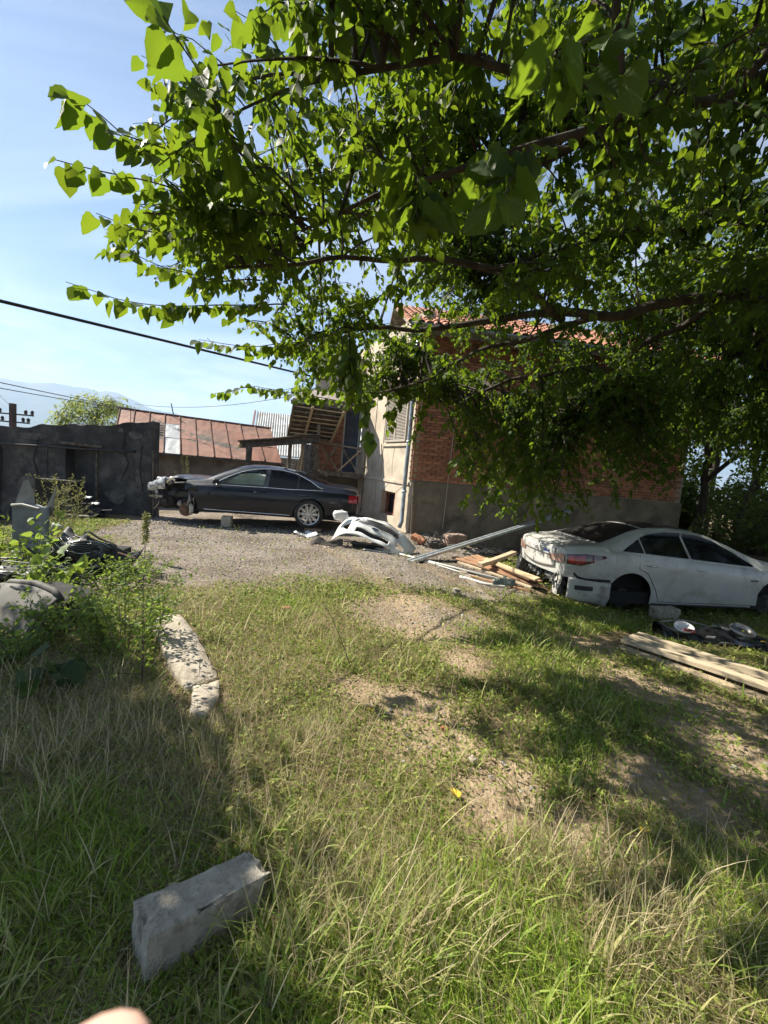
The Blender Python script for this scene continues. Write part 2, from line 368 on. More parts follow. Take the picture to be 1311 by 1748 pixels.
WOODD = mat("dark_old_wood", (.05,.042,.036), (.14,.115,.09), rough=.9, scale=7, bump=.6, bscale=30)
TILE = mat("roof_tile", (.34,.13,.08), (.46,.21,.13), rough=.85, scale=4, bump=.2, c3=(.22,.12,.09), s3=2)
GALV = mat("galvanised", (.19,.205,.21), (.27,.285,.295), rough=.5, metal=.35, scale=6, rvar=.25)
GREYPAINT = mat("shutter_paint", (.30,.26,.215), (.40,.36,.30), rough=.75, scale=10)
BLACK = mat("black_plastic", (.012,.012,.013), (.03,.03,.032), rough=.5, scale=7, rvar=.3)
DARKIN = mat("dark_interior", (.012,.011,.010), (.02,.018,.016), rough=.9, scale=4)
RUBBER = mat("rubber", (.018,.018,.019), (.035,.033,.03), rough=.8, scale=9)

# ------------------------------------------------------------------ house
C0 = V3(.65, 11.2, 0)
uu = V3(.993, .119, 0).normalized(); nn = V3(-.119, .993, 0).normalized()      # along the brick wall / into the house
bb = V3(-.395, .919, 0).normalized(); bn = V3(-.919, -.395, 0).normalized()     # along the plastered wall / outward
house = thing("house", "two-storey house with beige plaster end, red brick side wall and tiled roof", "house", C0)
def hb(mb, o, d1, d2, s0, s1, t0, t1, z0, z1):
    """box spanned by two horizontal directions"""
    P = []
    for s in (s0, s1):
        for t_ in (t0, t1):
            for z in (z0, z1): P.append(o+d1*s+d2*t_+V3(0, 0, z))
    return mb.add(P, [(0,1,3,2),(4,6,7,5),(0,4,5,1),(2,3,7,6),(0,2,6,4),(1,5,7,3)])
O0 = V3(0, 0, 0)
q = MB(); hb(q, O0, uu, nn, .0, 7.7, .035, .3, 1.2, 5.2); hb(q, O0, uu, nn, 7.5, 7.7, .3, 4.0, -1, 5.2); q.build("wall", MORTAR, house)["label"] = "mortar bed of the red brick side wall"
q = MB(); hb(q, O0, uu, nn, .04, 7.72, -.03, .3, -1.0, 1.30); q.build("plinth", PLINTH, house, bevel=.015)["label"] = "grey beige rendered plinth below the bricks"
# bricks, running bond; the ones nearest the corner are single pieces
def brick_mesh(seed):
    random.seed(seed); k = MB(); k.box((.12, 0, .0325), (.238, .07, .062), jit=.0035)
    return k.mesh("brick")
bmeshes = [[brick_mesh(i*3+k) for i in range(5)] for k in range(3)]
for k in range(3):
    for me_ in bmeshes[k]: me_.materials.append(BRICKS[k])
ang = math.atan2(uu.y, uu.x); rest = [MB(), MB(), MB()]; cnt = 0
random.seed(3)
for r_ in range(51):
    z = 1.325+r_*.0745
    for c_ in range(-1, 31):
        x = c_*.25+(.125 if r_ % 2 else 0)
        if x < -.005: continue
        if x > 7.45: continue
        k = random.choices((0, 1, 2), (5, 4, 2))[0]; dy = random.uniform(-.006, .007)
        near_ = x < 2.35 and z < 3.7
        if near_ and cnt < 290:
            o = link("brick", random.choice(bmeshes[k]), None, house); p = uu*x+nn*(.025+dy); o.location = (p.x, p.y, z); o.rotation_euler = (random.uniform(-.01, .01), random.uniform(-.012, .012), ang+random.uniform(-.01, .01)); cnt += 1
        else:
            hb(rest[k], O0, uu, nn, x+random.uniform(0, .004), x+.238, -.008+dy, .06, z, z+.062)
for k in range(3): tag(rest[k].build("brickwork", BRICKS[k], house), kind="stuff")
# quoin of bricks showing at the corner, proud of the plaster
for r_ in range(50):
    z = 1.325+r_*.0745; w_ = .10 if r_ % 2 else .13
    k = MB(); hb(k, O0, bb, bn, -.012, w_, -.02, .03, z, z+.06); tag(k.build("brick", BRICKS[random.choice((0, 1, 1))], house))
# plastered end wall with a basement window opening
S1 = 4.2
q = MB()
def bw(s0, s1, z0, z1, o=0., th=-.3): hb(q, O0, bb, bn, s0, s1, th, o, z0, z1)
bw(.0, .95, -1, .9); bw(1.95, S1, -1, .9); bw(.95, 1.95, -1, .2); bw(.0, S1, .9, 5.2)
q.build("wall", PLASTER, house)["label"] = "sunlit beige plaster end wall"
q = MB(); bw(-.03, S1+.02, 1.17, 1.25, .035, .001); bw(2.12, 2.2, 1.26, 5.1, .02, .001); bw(.30, .36, 1.26, 5.1, .025, .001); bw(2.9, 2.97, 1.26, 5.1, .02, .001); bw(.4, 2.1, 2.20, 2.28, .045, .001); q.build("moulding", PLASTER, house, bevel=.008)
for pts in ([(1.95,.88),(1.7,1.0),(1.45,1.16)], [(.95,.9),(.72,1.02),(.45,1.14)], [(2.5,.3),(2.42,.7),(2.55,1.1)], [(1.3,1.4),(1.36,1.75),(1.28,2.15)]):
    q = MB(); q.tube([bb*s_+bn*.001+V3(0,0,z_) for s_, z_ in pts for _ in (0,)], .006, 4); q.build("crack", mat("crack_dark", (.16,.12,.085), rough=.95), house)
# basement window
q = MB(); hb(q, O0, bb, bn, .95, 1.95, -.32, -.27, .2, .9); q.build("window", DARKIN, house)
q = MB()
for s0, s1, z0, z1 in ((.95, 1.02, .2, .9), (1.88, 1.95, .2, .9), (1.02, 1.88, .83, .9), (1.02, 1.88, .2, .26), (1.28, 1.33, .26, .83)): hb(q, O0, bb, bn, s0, s1, -.22, -.15, z0, z1)
q.build("window_frame", mat("old_red_frame", (.20,.075,.05), (.30,.14,.10), rough=.8, scale=9), house)
# shutter
sf = MB()
for s0, s1, z0, z1 in ((.50, .56, 2.32, 3.9), (1.89, 1.95, 2.32, 3.9), (.56, 1.89, 3.83, 3.9), (.56, 1.89, 2.32, 2.39), (1.19, 1.26, 2.39, 3.83)): hb(sf, O0, bb, bn, s0, s1, .012, .07, z0, z1)
sh = sf.build("shutter", GREYPAINT, house, bevel=.004)
q = MB()
for s0, s1 in ((.57, 1.18), (1.27, 1.88)):
    z = 2.41
    while z < 3.8:
        P = [bb*s0+bn*.062+V3(0,0,z), bb*s1+bn*.062+V3(0,0,z), bb*s1+bn*.022+V3(0,0,z+.034), bb*s0+bn*.022+V3(0,0,z+.034)]
        q.prism(P, V3(0, 0, .007)); z += .04
tag(q.build("slats", GREYPAINT, sh), kind="stuff")
q = MB(); hb(q, O0, bb, bn, .52, 1.93, .002, .011, 2.34, 3.88); q.build("backing", DARKIN, sh)
# rain pipe at the corner, cables and laths
q = MB(); c = bb*.16+bn*.11
q.tube([c+V3(0,0,5.0), c+V3(0,0,4.6), c+V3(0,0,2.4), c+bn*.01+V3(0,0,1.2), c+V3(0,0,.2), c+V3(-.05,-.08,.05)], .055, 12)
for z in (1.0, 2.3, 3.6): q.tube([c+V3(0,0,z-.03), c+V3(0,0,z+.03)], .065, 12)
q.build("rain_pipe", mat("blue_grey_pipe", (.26,.31,.36), (.40,.45,.49), rough=.5, metal=.4, scale=5, c3=(.20,.16,.13), s3=4), house, smooth=True)
q = MB(); q.beam(uu*.10-nn*.09+V3(0,0,-.1), uu*.04-nn*.075+V3(0,0,1.25), .05, .03, up=nn); q.build("lath", WOOD, house)
q = MB(); q.tube([uu*1.0-nn*.035+V3(0,0,4.6), uu*.97-nn*.03+V3(0,0,2.5), uu*.95-nn*.05+V3(0,0,1.35), uu*.93-nn*.05+V3(0,0,.1)], .010, 6); q.build("wall_cable", mat("cable_pale", (.42,.36,.28), rough=.7), house)
q = MB(); q.tube([uu*1.5-nn*.03+V3(0,0,3.3), uu*1.9-nn*.03+V3(0,0,2.2), uu*2.6-nn*.03+V3(0,0,1.35)], .006, 5); q.build("wall_cable", mat("cable_grey", (.20,.18,.16), rough=.7), house)
# roof
EZ = 5.05; sl = math.tan(rad(24))
deck = MB(); e0 = -.55
P = [uu*-.5+nn*e0+V3(0,0,EZ), uu*8.1+nn*e0+V3(0,0,EZ), uu*8.1+nn*3.6+V3(0,0,EZ+(3.6-e0)*sl), uu*-.5+nn*3.6+V3(0,0,EZ+(3.6-e0)*sl)]
deck.prism(P, V3(0, 0, -.09)); 
P2 = [uu*-.5+nn*3.6+V3(0,0,EZ+(3.6-e0)*sl), uu*8.1+nn*3.6+V3(0,0,EZ+(3.6-e0)*sl), uu*8.1+nn*7.7+V3(0,0,EZ), uu*-.5+nn*7.7+V3(0,0,EZ)]
deck.prism(P2, V3(0, 0, -.09))
roof = deck.build("roof", WOOD, house)
q = MB(); hb(q, O0, bb, bn, .1, 6.5, -.3, -.02, 5.2, 5.6); q.build("gable_wall", PLASTER, house)
tm = MB(); Vt = []; nseg = 6
for j in (0, 1):
    for i in range(nseg+1):
        a = math.pi*i/nseg; w_ = .105-.012*j; Vt.append((-math.cos(a)*w_, j*.42, math.sin(a)*w_*.7))
Ft = [(i, i+1, nseg+2+i, nseg+1+i) for i in range(nseg)]; tm.add(Vt, Ft)
tme = tm.mesh("tile", True); tme.materials.append(TILE)
pit = math.atan(sl)
for rr_ in range(7):
    for cc_ in range(40):
        x = -.45+cc_*.215; y = e0-.06+rr_*.34*math.cos(pit)
        p = uu*x+nn*y; o = link("tile", tme, None, roof); o.location = (p.x, p.y, EZ+.02+(y-e0)*sl+.012*random.random()); o.rotation_euler = (pit-.03, random.uniform(-.03, .03), ang+random.uniform(-.02, .02))
restt = MB()
for rr_ in range(7, 12):
    for cc_ in range(40):
        x = -.45+cc_*.215; y = e0-.06+rr_*.34*math.cos(pit)
        R_ = Matrix.Rotation(ang, 3, 'Z') @ Matrix.Rotation(pit-.03, 3, 'X'); p = uu*x+nn*y+V3(0, 0, EZ+.02+(y-e0)*sl)
        restt.add([R_ @ Vector(v)+p for v in Vt], Ft)
tag(restt.build("tiles", TILE, roof, smooth=True), kind="stuff")
q = MB(); G_ = []
for s in np.linspace(-.5, 8.1, 20):
    G_.append([tuple(uu*s+nn*(e0-.09+.07*math.cos(a))+V3(0, 0, EZ-.03-.07*math.sin(a)-.004*s)) for a in np.linspace(-.1, math.pi+.1, 9)])
q.grid(G_); q.build("gutter", GALV, house, smooth=True, solid=.004)
q = MB(); hb(q, O0, uu, nn, -.45, 8.05, e0-.01, e0+.02, EZ-.22, EZ-.02); q.build("fascia", WOOD, house)
# recessed porch wall with a door, behind the balcony
D = bb*S1
dl = V3(-1, .08, 0).normalized(); dn = V3(-.08, -1, 0).normalized()
q = MB(); hb(q, D, dl, dn, .62, 1.75, -.3, -.04, -1, 5.2); q.build("wall", MORTAR, house)["label"] = "mortar bed of the porch wall beside the blue door"
pb = [MB(), MB(), MB()]; pc = 0
for r_ in range(33):
    z = 1.3+r_*.0745
    for c_ in range(5):
        x0 = .62+c_*.25-(.125 if r_ % 2 else 0); x1 = min(x0+.238, 1.75); x0 = max(x0, .62)
        if x1-x0 < .03: continue
        k = MB(); hb(k, D, dl, dn, x0, x1, -.05, random.uniform(.0, .008), z, z+.06); k.build("brick", BRICKS[random.choice((0, 1, 2))], house)
q = MB(); hb(q, D, dl, dn, .12, .60, -.1, -.05, 1.3, 3.4); dr = q.build("door", mat("dark_blue_door", (.035,.045,.075), (.06,.075,.11), rough=.6, scale=6), house)
for s0 in (.17, .27, .37, .47):
    q = MB(); hb(q, D, dl, dn, s0, s0+.085, -.049, -.035, 1.36, 3.34); q.build("plank", MATS["dark_blue_door"], dr)
q = MB(); hb(q, D, dl, dn, .04, .12, -.1, .0, 1.3, 3.48); hb(q, D, dl, dn, .6, .64, -.1, .012, 1.3, 3.48); q.build("door_frame", mat("grey_green_frame", (.30,.33,.31), (.40,.42,.39), rough=.7), house)
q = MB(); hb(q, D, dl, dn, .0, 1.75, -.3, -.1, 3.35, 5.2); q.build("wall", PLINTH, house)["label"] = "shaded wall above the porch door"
# balcony
def S(x, y, z, Yn, Yo): k = Yn/Yo; return V3(x*k, y*k, 1.6+(z-1.6)*k)-C0
def bal(x, z, Y=14.3): return S(x, 12.9, z, Y, 12.9)
BZ = bal(-1.5, 1.31).z
xl, xr = bal(-2.25, 0).x, bal(-.84, 0).x
fl = MB(); fl.box(((xl+xr)/2, 14.3-C0.y+.45, BZ-.10), (xr-xl, .86, .08)); bfl = fl.build("balcony_floor", WOODD, house)
npl = 9
for i in range(npl):
    k = MB(); w_ = (xr-xl)/npl; k.box((xl+(i+.5)*w_, 14.3-C0.y+.42, BZ-.03), (w_-.012, 1.0, .035), jit=.004); k.build("plank", WOOD, bfl)
k = MB(); k.beam((xl-.05, 14.3-C0.y-.03, BZ-.07), (xr+.05, 14.3-C0.y-.03, BZ-.05), .06, .14, jit=.006); k.build("edge_beam", WOOD, house)
def bpiece(name, a, b_, w_=.06, h_=.05, m_=WOOD): k = MB(); k.beam(a, b_, w_, h_, up=(0,1,.01), jit=.004); return k.build(name, m_, house, bevel=.003)
bpiece("post", bal(-2.12, 1.2), bal(-2.15, 3.15), .09, .09)
bpiece("post", bal(-2.58, 1.25, 14.9), bal(-2.58, 3.2, 14.9), .08, .08)
bpiece("rail", bal(-2.12, 2.17, 14.24), bal(-.88, 2.06, 14.24), .05, .07)
bpiece("brace", bal(-1.57, 2.1, 14.27), bal(-2.0, 1.31, 14.27)); bpiece("brace", bal(-2.05, 2.05, 14.31), bal(-1.45, 1.31, 14.31))
bpiece("brace", bal(-1.45, 2.1, 14.31), bal(-.86, 1.31, 14.31)); bpiece("brace", bal(-.84, 2.03, 14.26), bal(-1.5, 1.33, 14.26), .05, .06, WOODP)
bpiece("post", bal(-.86, 1.2, 14.34), bal(-.88, 2.12, 14.34), .06, .06)
bpiece("strut", bal(-.72, 2.0, 14.5), bal(-.70, .2, 14.5), .045, .045); bpiece("strut", bal(-.60, 1.9, 14.45), bal(-.56, .25, 14.45), .04, .04); bpiece("strut", bal(-.8, 1.5, 14.4), bal(-.4, 1.62, 14.4), .05, .05)
bpiece("post", bal(-2.2, .0, 14.35), bal(-2.2, 1.2, 14.35), .1, .1)
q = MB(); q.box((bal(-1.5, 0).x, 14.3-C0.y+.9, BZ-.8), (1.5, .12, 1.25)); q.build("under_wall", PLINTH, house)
# sloping porch canopy seen from below: dark boarding with pale battens
cl0, cl1, cu0, cu1 = [V3(*p)-C0 for p in ((-3.57,15.0,2.33),(-2.0,15.0,2.31),(-3.1,13.6,3.35),(-1.45,13.6,3.25))]
q = MB(); q.prism([cl0, cl1, cu1, cu0], V3(.0, .05, .06)); can = q.build("canopy", WOODD, house)
for i in range(8):
    t_ = (i+.4)/8; a = cl0.lerp(cu0, t_); b_ = cl1.lerp(cu1, t_); k = MB(); k.beam(a+V3(0,-.03,-.03), b_+V3(0,-.03,-.03), .05, .035, jit=.004); k.build("batten", WOODP if i % 3 else WOOD, can)
for t_ in (.02, .38, .97):
    a = cl0.lerp(cl1, t_); b_ = cu0.lerp(cu1, t_); k = MB(); k.beam(a+V3(0,-.07,-.07), b_+V3(0,-.07,-.07), .07, .06, jit=.004); k.build("rafter", WOODP if t_ > .1 else WOODD, can)
bpiece("eave_beam", V3(-3.2, 13.7, 3.38)-C0, V3(-1.4, 13.7, 3.42)-C0, .1, .1); 
k = MB(); k.prism([V3(-3.2,13.9,3.45)-C0, V3(-1.45,13.9,3.5)-C0, V3(-1.35,15.1,4.0)-C0, V3(-3.1,15.2,3.95)-C0], V3(0,0,.06)); k.build("porch_roof", mat("old_sheet", (.20,.17,.15), (.32,.28,.25), rough=.7, metal=.3), house)

# ------------------------------------------------------------------ weathered wooden lean-to behind the dark car
lt = thing("lean_to", "weathered wooden lean-to with sagging plank roof behind the dark sedan", "lean-to", (-3.4, 13.4, -.2))
def LT(x, z, Y=13.5): k = Y/12.9; return V3(x*k, Y, 1.6+(z-1.6)*k)-V3(-3.4, 13.4, -.2)
def lp(name, a, b_, w_, h_, m_): k = MB(); k.beam(a, b_, w_, h_, up=(0,.05,1), jit=.012); return k.build(name, m_, lt, bevel=.006)
lp("beam", LT(-4.45, 1.86), LT(-2.1, 2.22), .12, .16, WOODD)
for i, (a, b_) in enumerate([((-4.47, 1.95), (-3.5, 2.12)), ((-3.6, 2.10), (-2.7, 2.27)), ((-2.8, 2.26), (-2.05, 2.34))]):
    for j in range(3): lp("plank", LT(*a)+V3(0, -.05+.3*j, .012*i+random.uniform(0, .03)), LT(*b_)+V3(0, -.05+.3*j, .012*i), .27, .035, WOOD if (i+j) % 2 else WOODD)
lp("post", LT(-4.18, -.1), LT(-4.17, 1.85), .15, .15, WOODD)
k = MB(); pts = [LT(-2.30+.03*math.sin(i*1.3), -.1+i*.24) for i in range(10)]; k.tube(pts, [.25+.03*math.sin(i*2.1) for i in range(10)], 9); k.build("trunk_post", WOODD, lt, smooth=True)
lp("post", LT(-2.98, .0, 14.0), LT(-2.95, 2.05, 14.0), .10, .10, WOOD); lp("post", LT(-2.72, .3, 13.9), LT(-2.5, 2.1, 13.9), .06, .06, WOODP); lp("post", LT(-2.85, .3, 13.95), LT(-2.55, 2.1, 13.95), .05, .05, WOODP)
lp("log_end", LT(-4.5, 1.84, 13.4), LT(-4.3, 1.87, 13.6), .13, .13, WOODP)
lp("lath", LT(-2.1, 1.35, 13.3), LT(-1.8, 1.15, 13.3), .06, .04, WOOD)

# ------------------------------------------------------------------ rusty metal shed
RUST = [mat("rust_%s" % n, a, b_, rough=.75, metal=.15, scale=1.8, c3=c_, s3=2.6, bump=.12) for n, a, b_, c_ in (("red", (.15,.058,.034), (.20,.082,.050), (.11,.05,.035)), ("brown", (.12,.055,.036), (.17,.082,.055), (.22,.12,.08)), ("pink", (.18,.078,.05), (.23,.11,.075), (.12,.055,.038)))]
shed = thing("metal_shed", "low shed with rusty red standing-seam sheet roof behind the dark sedan", "shed", (-6.4, 15.2, -.5))
sO = V3(-6.4, 15.2, -.5)
e_l, e_r, r_l, r_r = V3(-8.9,13.9,1.42), V3(-3.45,14,1.42), V3(-10.3,16.5,2.92), V3(-4.6,16.5,2.66)
def SH(s, t_, off=0.): a = e_l.lerp(e_r, s); b_ = r_l.lerp(r_r, s); return a.lerp(b_, t_)+V3(0, -.5, .86)*off-sO
ncol = 10
q = MB(); q.prism([SH(0,0,-.02), SH(1,0,-.02), SH(1,1,-.02), SH(0,1,-.02)], V3(0, 0, -.05)); rf = q.build("roof_deck", WOODD, shed)
for i in range(ncol):
    cuts = [0, .36+.05*math.sin(i*2.2), .72+.04*math.cos(i*1.7), 1]
    for j in range(3):
        if i == 2 and j == 1:  # missing sheet: laths show
            for k_ in range(5):
                k = MB(); k.beam(SH(i/ncol+.005, .42+.06*k_, .01), SH((i+1)/ncol-.005, .42+.06*k_, .01), .05, .03); k.build("lath", WOOD, shed)
            continue
        s0, s1 = i/ncol+.002, (i+1)/ncol-.002; k = MB(); b0 = .005+.01*(j % 2)+random.uniform(0, .006)
        Gp = [[tuple(SH(s0+(s1-s0)*a, cuts[j]+(cuts[j+1]-cuts[j])*b_-(.012 if j else 0), b0+random.uniform(-.004, .006))) for b_ in (0, .33, .66, 1)] for a in (0, .25, .5, .75, 1)]
        k.grid(Gp); mm_ = GALV if (i == 3 and j < 2) else RUST[(i*2+j*5+i//3) % 3]
        k.build("roof_sheet", mm_, shed, solid=.006)
for i in range(ncol+1):
    k = MB(); k.beam(SH(i/ncol, -.005, .03), SH(i/ncol, 1.0, .03), .022, .05); k.build("seam", RUST[1], shed)
k = MB(); k.beam(SH(-.01, 1.0, .02), SH(1.01, 1.0, .02), .12, .05); k.build("ridge_cap", RUST[1], shed)
k = MB(); k.beam(SH(-.005, .0, -.03), SH(1.005, .0, -.03), .05, .07); k.build("eave_board", WOODD, shed)
q = MB(); q.box((.3, -.85, .85), (5.0, .25, 2.2)); q.box((2.75, .3, .8), (.2, 2.2, 2.2)); q.build("wall", mat("shed_mud_wall", (.15,.125,.10), (.24,.20,.155), rough=.95, scale=1.6, bump=.5, bscale=12, c3=(.11,.09,.075), s3=2.5), shed)
q = MB(); q.tube([SH(.36, .95, .0), SH(.36, 1.0, .5)], .02, 6); q.build("flue", GALV, shed)

# ------------------------------------------------------------------ house with pale corrugated roof, further back
far_h = thing("corrugated_roof_house", "distant house with pale corrugated gable roof behind the rusty shed", "house", (-5, 22, -1))
fO = V3(-5, 22, -1)
rl, rr2, el, er = V3(-7.4,24,4.0), V3(-.5,24.6,3.9), V3(-6.5,20.0,1.70), V3(.2,20.6,1.6)
el = V3(-6.35, 20.0, 1.72)
ncor = 120; nsheet = 8; per = ncor//nsheet
CORR = mat("corrugated_sheet", (.46,.47,.46), (.60,.61,.60), rough=.6, metal=.2, scale=1.2, c3=(.40,.38,.35), s3=2)
for sidx in range(nsheet):
    for half in (0, 1):
        Gp = []
        for i in range(29):
            s = (sidx+(i/28))/nsheet; off = .045*math.cos(i*math.pi/2)+.004*(sidx % 2)+.015*half
            Gp.append([tuple(el.lerp(er, s).lerp(rl.lerp(rr2, s), t_)+V3(0, -.5, .86)*off-fO) for t_ in ((.0, .52) if not half else (.5, 1.0))])
        k = MB(); k.grid(Gp); k.build("roof_sheet", CORR, far_h)
q = MB(); q.prism([rl-fO+V3(.05,.0,-.08), V3(-6.3,20.1,1.62)-fO, V3(-6.25,20.1,-1)-fO, V3(-8.2,28,-1)-fO, V3(-8.2,28,1.7)-fO], V3(.12, 0, 0)); q.build("gable_wall", mat("far_brick", (.30,.17,.12), (.38,.24,.17), rough=.9, scale=5), far_h)
q = MB(); q.box((2.2, -1.75, 1.0), (7, .2, 3.2)); q.build("wall", PLINTH, far_h)
q = MB(); q.beam(rl-fO+V3(-.12,-.05,0), el-fO+V3(-.12,-.1,-.02), .08, .16); q.build("barge_board", mat("red_board", (.17,.08,.06), (.22,.11,.08), rough=.8), far_h)
Gp = [[tuple(rl.lerp(rr2, s)-fO), tuple(rl.lerp(rr2, s)+V3(0, 4, -2.3)-fO)] for s in (0, 1)]; q = MB(); q.grid(Gp); q.build("roof_back", CORR, far_h)

# ------------------------------------------------------------------ dark soot-coloured yard wall at the left
SOOT = mat("sooty_render", (.020,.020,.022), (.065,.063,.064), rough=.95, scale=1.6, bump=.9, bscale=11, c3=(.105,.098,.092), s3=1.9, lo=.35, hi=.7)
yw = thing("yard_wall", "tall dark soot-blackened rendered outbuilding wall at the left", "wall", (-9, 11.6, -.7))
wO = V3(-9, 11.6, -.7)
xs = np.linspace(-14, -6.30, 160); zt = np.interp(xs, [-14, -10.4, -8, -6.3], [1.55, 1.79, 2.02, 2.20])+.05*fbm(xs*2.6, xs*0, 0, 44, 5)
# front face with a doorway (x -8.35..-7.45) and a low window further left
def wall_piece(x0, x1, z0, ztop_fn, y0=11.5, y1=11.85):
    k = MB(); ss = np.linspace(x0, x1, max(2, int((x1-x0)/.06)+1))
    fr = [[(x, y, z) for y, z in zip(y0+.03*fbm(x*1.5+0*np.arange(14), np.linspace(z0, ztop_fn(x), 14)*1.5, 0, 3, 4), np.linspace(z0, ztop_fn(x), 14))] for x in ss]
    bk = [[(x, y1, z) for z in np.linspace(z0, ztop_fn(x), 2)] for x in ss]
    k.grid(np.array(fr)-np.array(wO), flip=False); k.grid(np.array(bk)-np.array(wO), flip=True)
    top = [[fr[i][-1], bk[i][-1]] for i in range(len(ss))]; k.grid(np.array(top)-np.array(wO))
    k.grid(np.array([fr[0], [(x0, y1, z) for _, _, z in fr[0]]])-np.array(wO)); k.grid(np.array([fr[-1], [(x1, y1, z) for _, _, z in fr[-1]]])-np.array(wO), flip=True)
    return k
ztf = lambda x: float(np.interp(x, xs, zt))
wall_piece(-14, -9.1, -1.4, ztf).build("wall_panel", SOOT, yw)
wall_piece(-9.1, -7.75, .0, ztf).build("wall_panel", SOOT, yw) if False else None
wall_piece(-7.72, -6.30, -1.0, ztf).build("wall_panel", SOOT, yw)
wall_piece(-9.1, -7.72, 1.42, ztf, 11.5).build("wall_panel", SOOT, yw)
wall_piece(-9.1, -8.62, -1.2, lambda x: 1.42, 11.52).build("wall_panel", SOOT, yw)
k = MB(); k.box((.75, .30, 1.05), (.9, .06, 2.5)); k.build("door", mat("grey_board_door", (.05,.05,.052), (.085,.083,.082), rough=.9, scale=3), yw)
k = MB(); k.beam(V3(-8.75,11.46,1.50)-wO, V3(-7.6,11.46,1.47)-wO, .05, .07); k.beam(V3(-7.76,11.47,1.45)-wO, V3(-7.74,11.47,-.2)-wO, .05, .05); k.build("door_frame", WOODD, yw)
k = MB(); k.tube([V3(-10.3,11.40,1.33)-wO, V3(-9.2,11.38,1.36)-wO, V3(-8.0,11.40,1.37)-wO, V3(-6.75,11.41,1.43)-wO], .028, 8); k.tube([V3(-6.75,11.41,1.43)-wO, V3(-6.74,11.5,1.43)-wO], .04, 8); k.build("pipe", mat("dark_pipe", (.03,.03,.032), (.06,.055,.05), rough=.6, metal=.4), yw, smooth=True)
k = MB(); hbx = [(-10.4, 11.47), (-8.9, 11.47)]; k.prism([V3(-10.42,11.46,1.36)-wO, V3(-10.34,11.46,1.36)-wO, V3(-10.36,11.46,-.9)-wO, V3(-10.46,11.46,-.9)-wO], V3(0, .06, 0)); k.build("buttress", SOOT, yw)
PATCH = mat("bare_render_patch", (.07,.066,.063), (.13,.122,.115), rough=.95, scale=6, bump=.8, bscale=30)
random.seed(12)
for x, z, w_, h_ in ((-6.75, 1.85, .45, .22), (-7.3, 1.95, .6, .16), (-9.5, 1.6, .8, .2), (-6.6, .75, .3, .5), (-7.2, .15, .5, .35), (-9.6, .3, .6, .6)):
    k = MB(); P = [V3(x+w_*.5*math.cos(a)*random.uniform(.7, 1.1), 11.475, z+h_*.5*math.sin(a)*random.uniform(.7, 1.1))-wO for a in np.linspace(0, 2*math.pi, 13)[:-1]]; k.prism(P, V3(0, .05, 0)); k.build("render_patch", PATCH, yw)
for pts in ([(-7.0,1.9),(-7.05,1.5),(-6.9,1.1),(-7.1,.6)], [(-6.55,1.6),(-6.6,1.0),(-6.5,.4)], [(-9.3,1.6),(-9.45,1.0),(-9.3,.5)]):
    k = MB(); k.tube([V3(x, 11.463, z)-wO for x, z in pts], .012, 4); k.build("crack", DARKIN, yw)
k = MB(); k.beam(V3(-6.16,11.42,-.3)-wO, V3(-6.24,11.45,1.5)-wO, .05, .05, jit=.01); k.beam(V3(-6.05,11.45,-.3)-wO, V3(-6.2,11.5,1.3)-wO, .04, .04, jit=.01); k.build("leaning_pole", WOODD, yw)

# ------------------------------------------------------------------ pole, cables
pole = thing("utility_pole", "reddish utility pole with dark brackets at the far left above the wall", "utility pole", (-21.8, 25, -2))
k = MB(); k.beam((0,0,-2), (0,0,5.35), .26, .22); k.build("post", mat("pole_red", (.05,.028,.025), (.08,.045,.04), rough=.85), pole)
for z, w_ in ((4.75, 1.5), (4.3, 1.2)):
    k = MB(); k.beam((-w_, 0, z), (w_*.8, 0, z), .08, .08); k.build("crossarm", BLACK, pole)
    for s in (-.9, -.5, .5, .75): k = MB(); k.lathe([(.0, 0), (.09, .02), (.06, .1), (.10, .14), (.05, .24), (0, .26)], (w_*s, 0, z+.04), 'z', 8); k.build("insulator", BLACK, pole, smooth=True)
def cable(a, b_, r_, sag, label):
    a = V3(*a); b_ = V3(*b_); k = MB(); k.tube([a.lerp(b_, i/24)-V3(0, 0, sag*4*(i/24)*(1-i/24)) for i in range(25)], r_, 7)
    tag(k.build("cable", MATS.get("cable_black") or mat("cable_black", (.015,.016,.02), (.03,.03,.035), rough=.6), None, smooth=True), label, "cable")
cable((-3.85, 1.8, 2.46), (.58, 11.05, 3.29), .014, .0, "thick black power cable sloping down across the sky to the house corner")
cable((-8.2, 2.0, 2.75), (-11.5, 20, 3.2), .012, .12, "upper of two thin cables above the dark wall, running to the rusty shed")
cable((-8.2, 2.0, 2.5), (-10.0, 17.5, 2.95), .010, .1, "lower of two thin cables above the dark wall")
cable((-9.4, 8.0, 4.3), (-21.8, 25, 3.1), .008, .05, "hair-thin steep wire at the far left of the sky")
cable((-9.8, 16.6, 3.15), (-2.3, 12.0, 3.45), .009, .25, "thin wire from the rusty shed up to the porch roof")
# ------------------------------------------------------------------ cars
CHROME = mat("chrome", (.72,.73,.74), rough=.18, metal=1.)
ALLOY = mat("alloy", (.50,.51,.52), (.62,.62,.62), rough=.35, metal=.85, scale=8)
STEEL = mat("bare_steel", (.26,.26,.27), (.42,.41,.40), rough=.45, metal=.8, scale=12, c3=(.20,.13,.09), s3=4)
RUSTY = mat("rusty_iron", (.13,.075,.05), (.24,.15,.10), rough=.8, metal=.4, scale=14)
GLASSD = mat("dark_tinted_glass", (.006,.007,.008), rough=.08, spec=.2)
LAMPR = mat("red_lamp", (.45,.015,.02), (.30,.01,.015), rough=.12, scale=5, coat=.6)
LAMPC = mat("clear_lamp", (.62,.63,.63), (.75,.75,.75), rough=.15, scale=9, coat=.8)

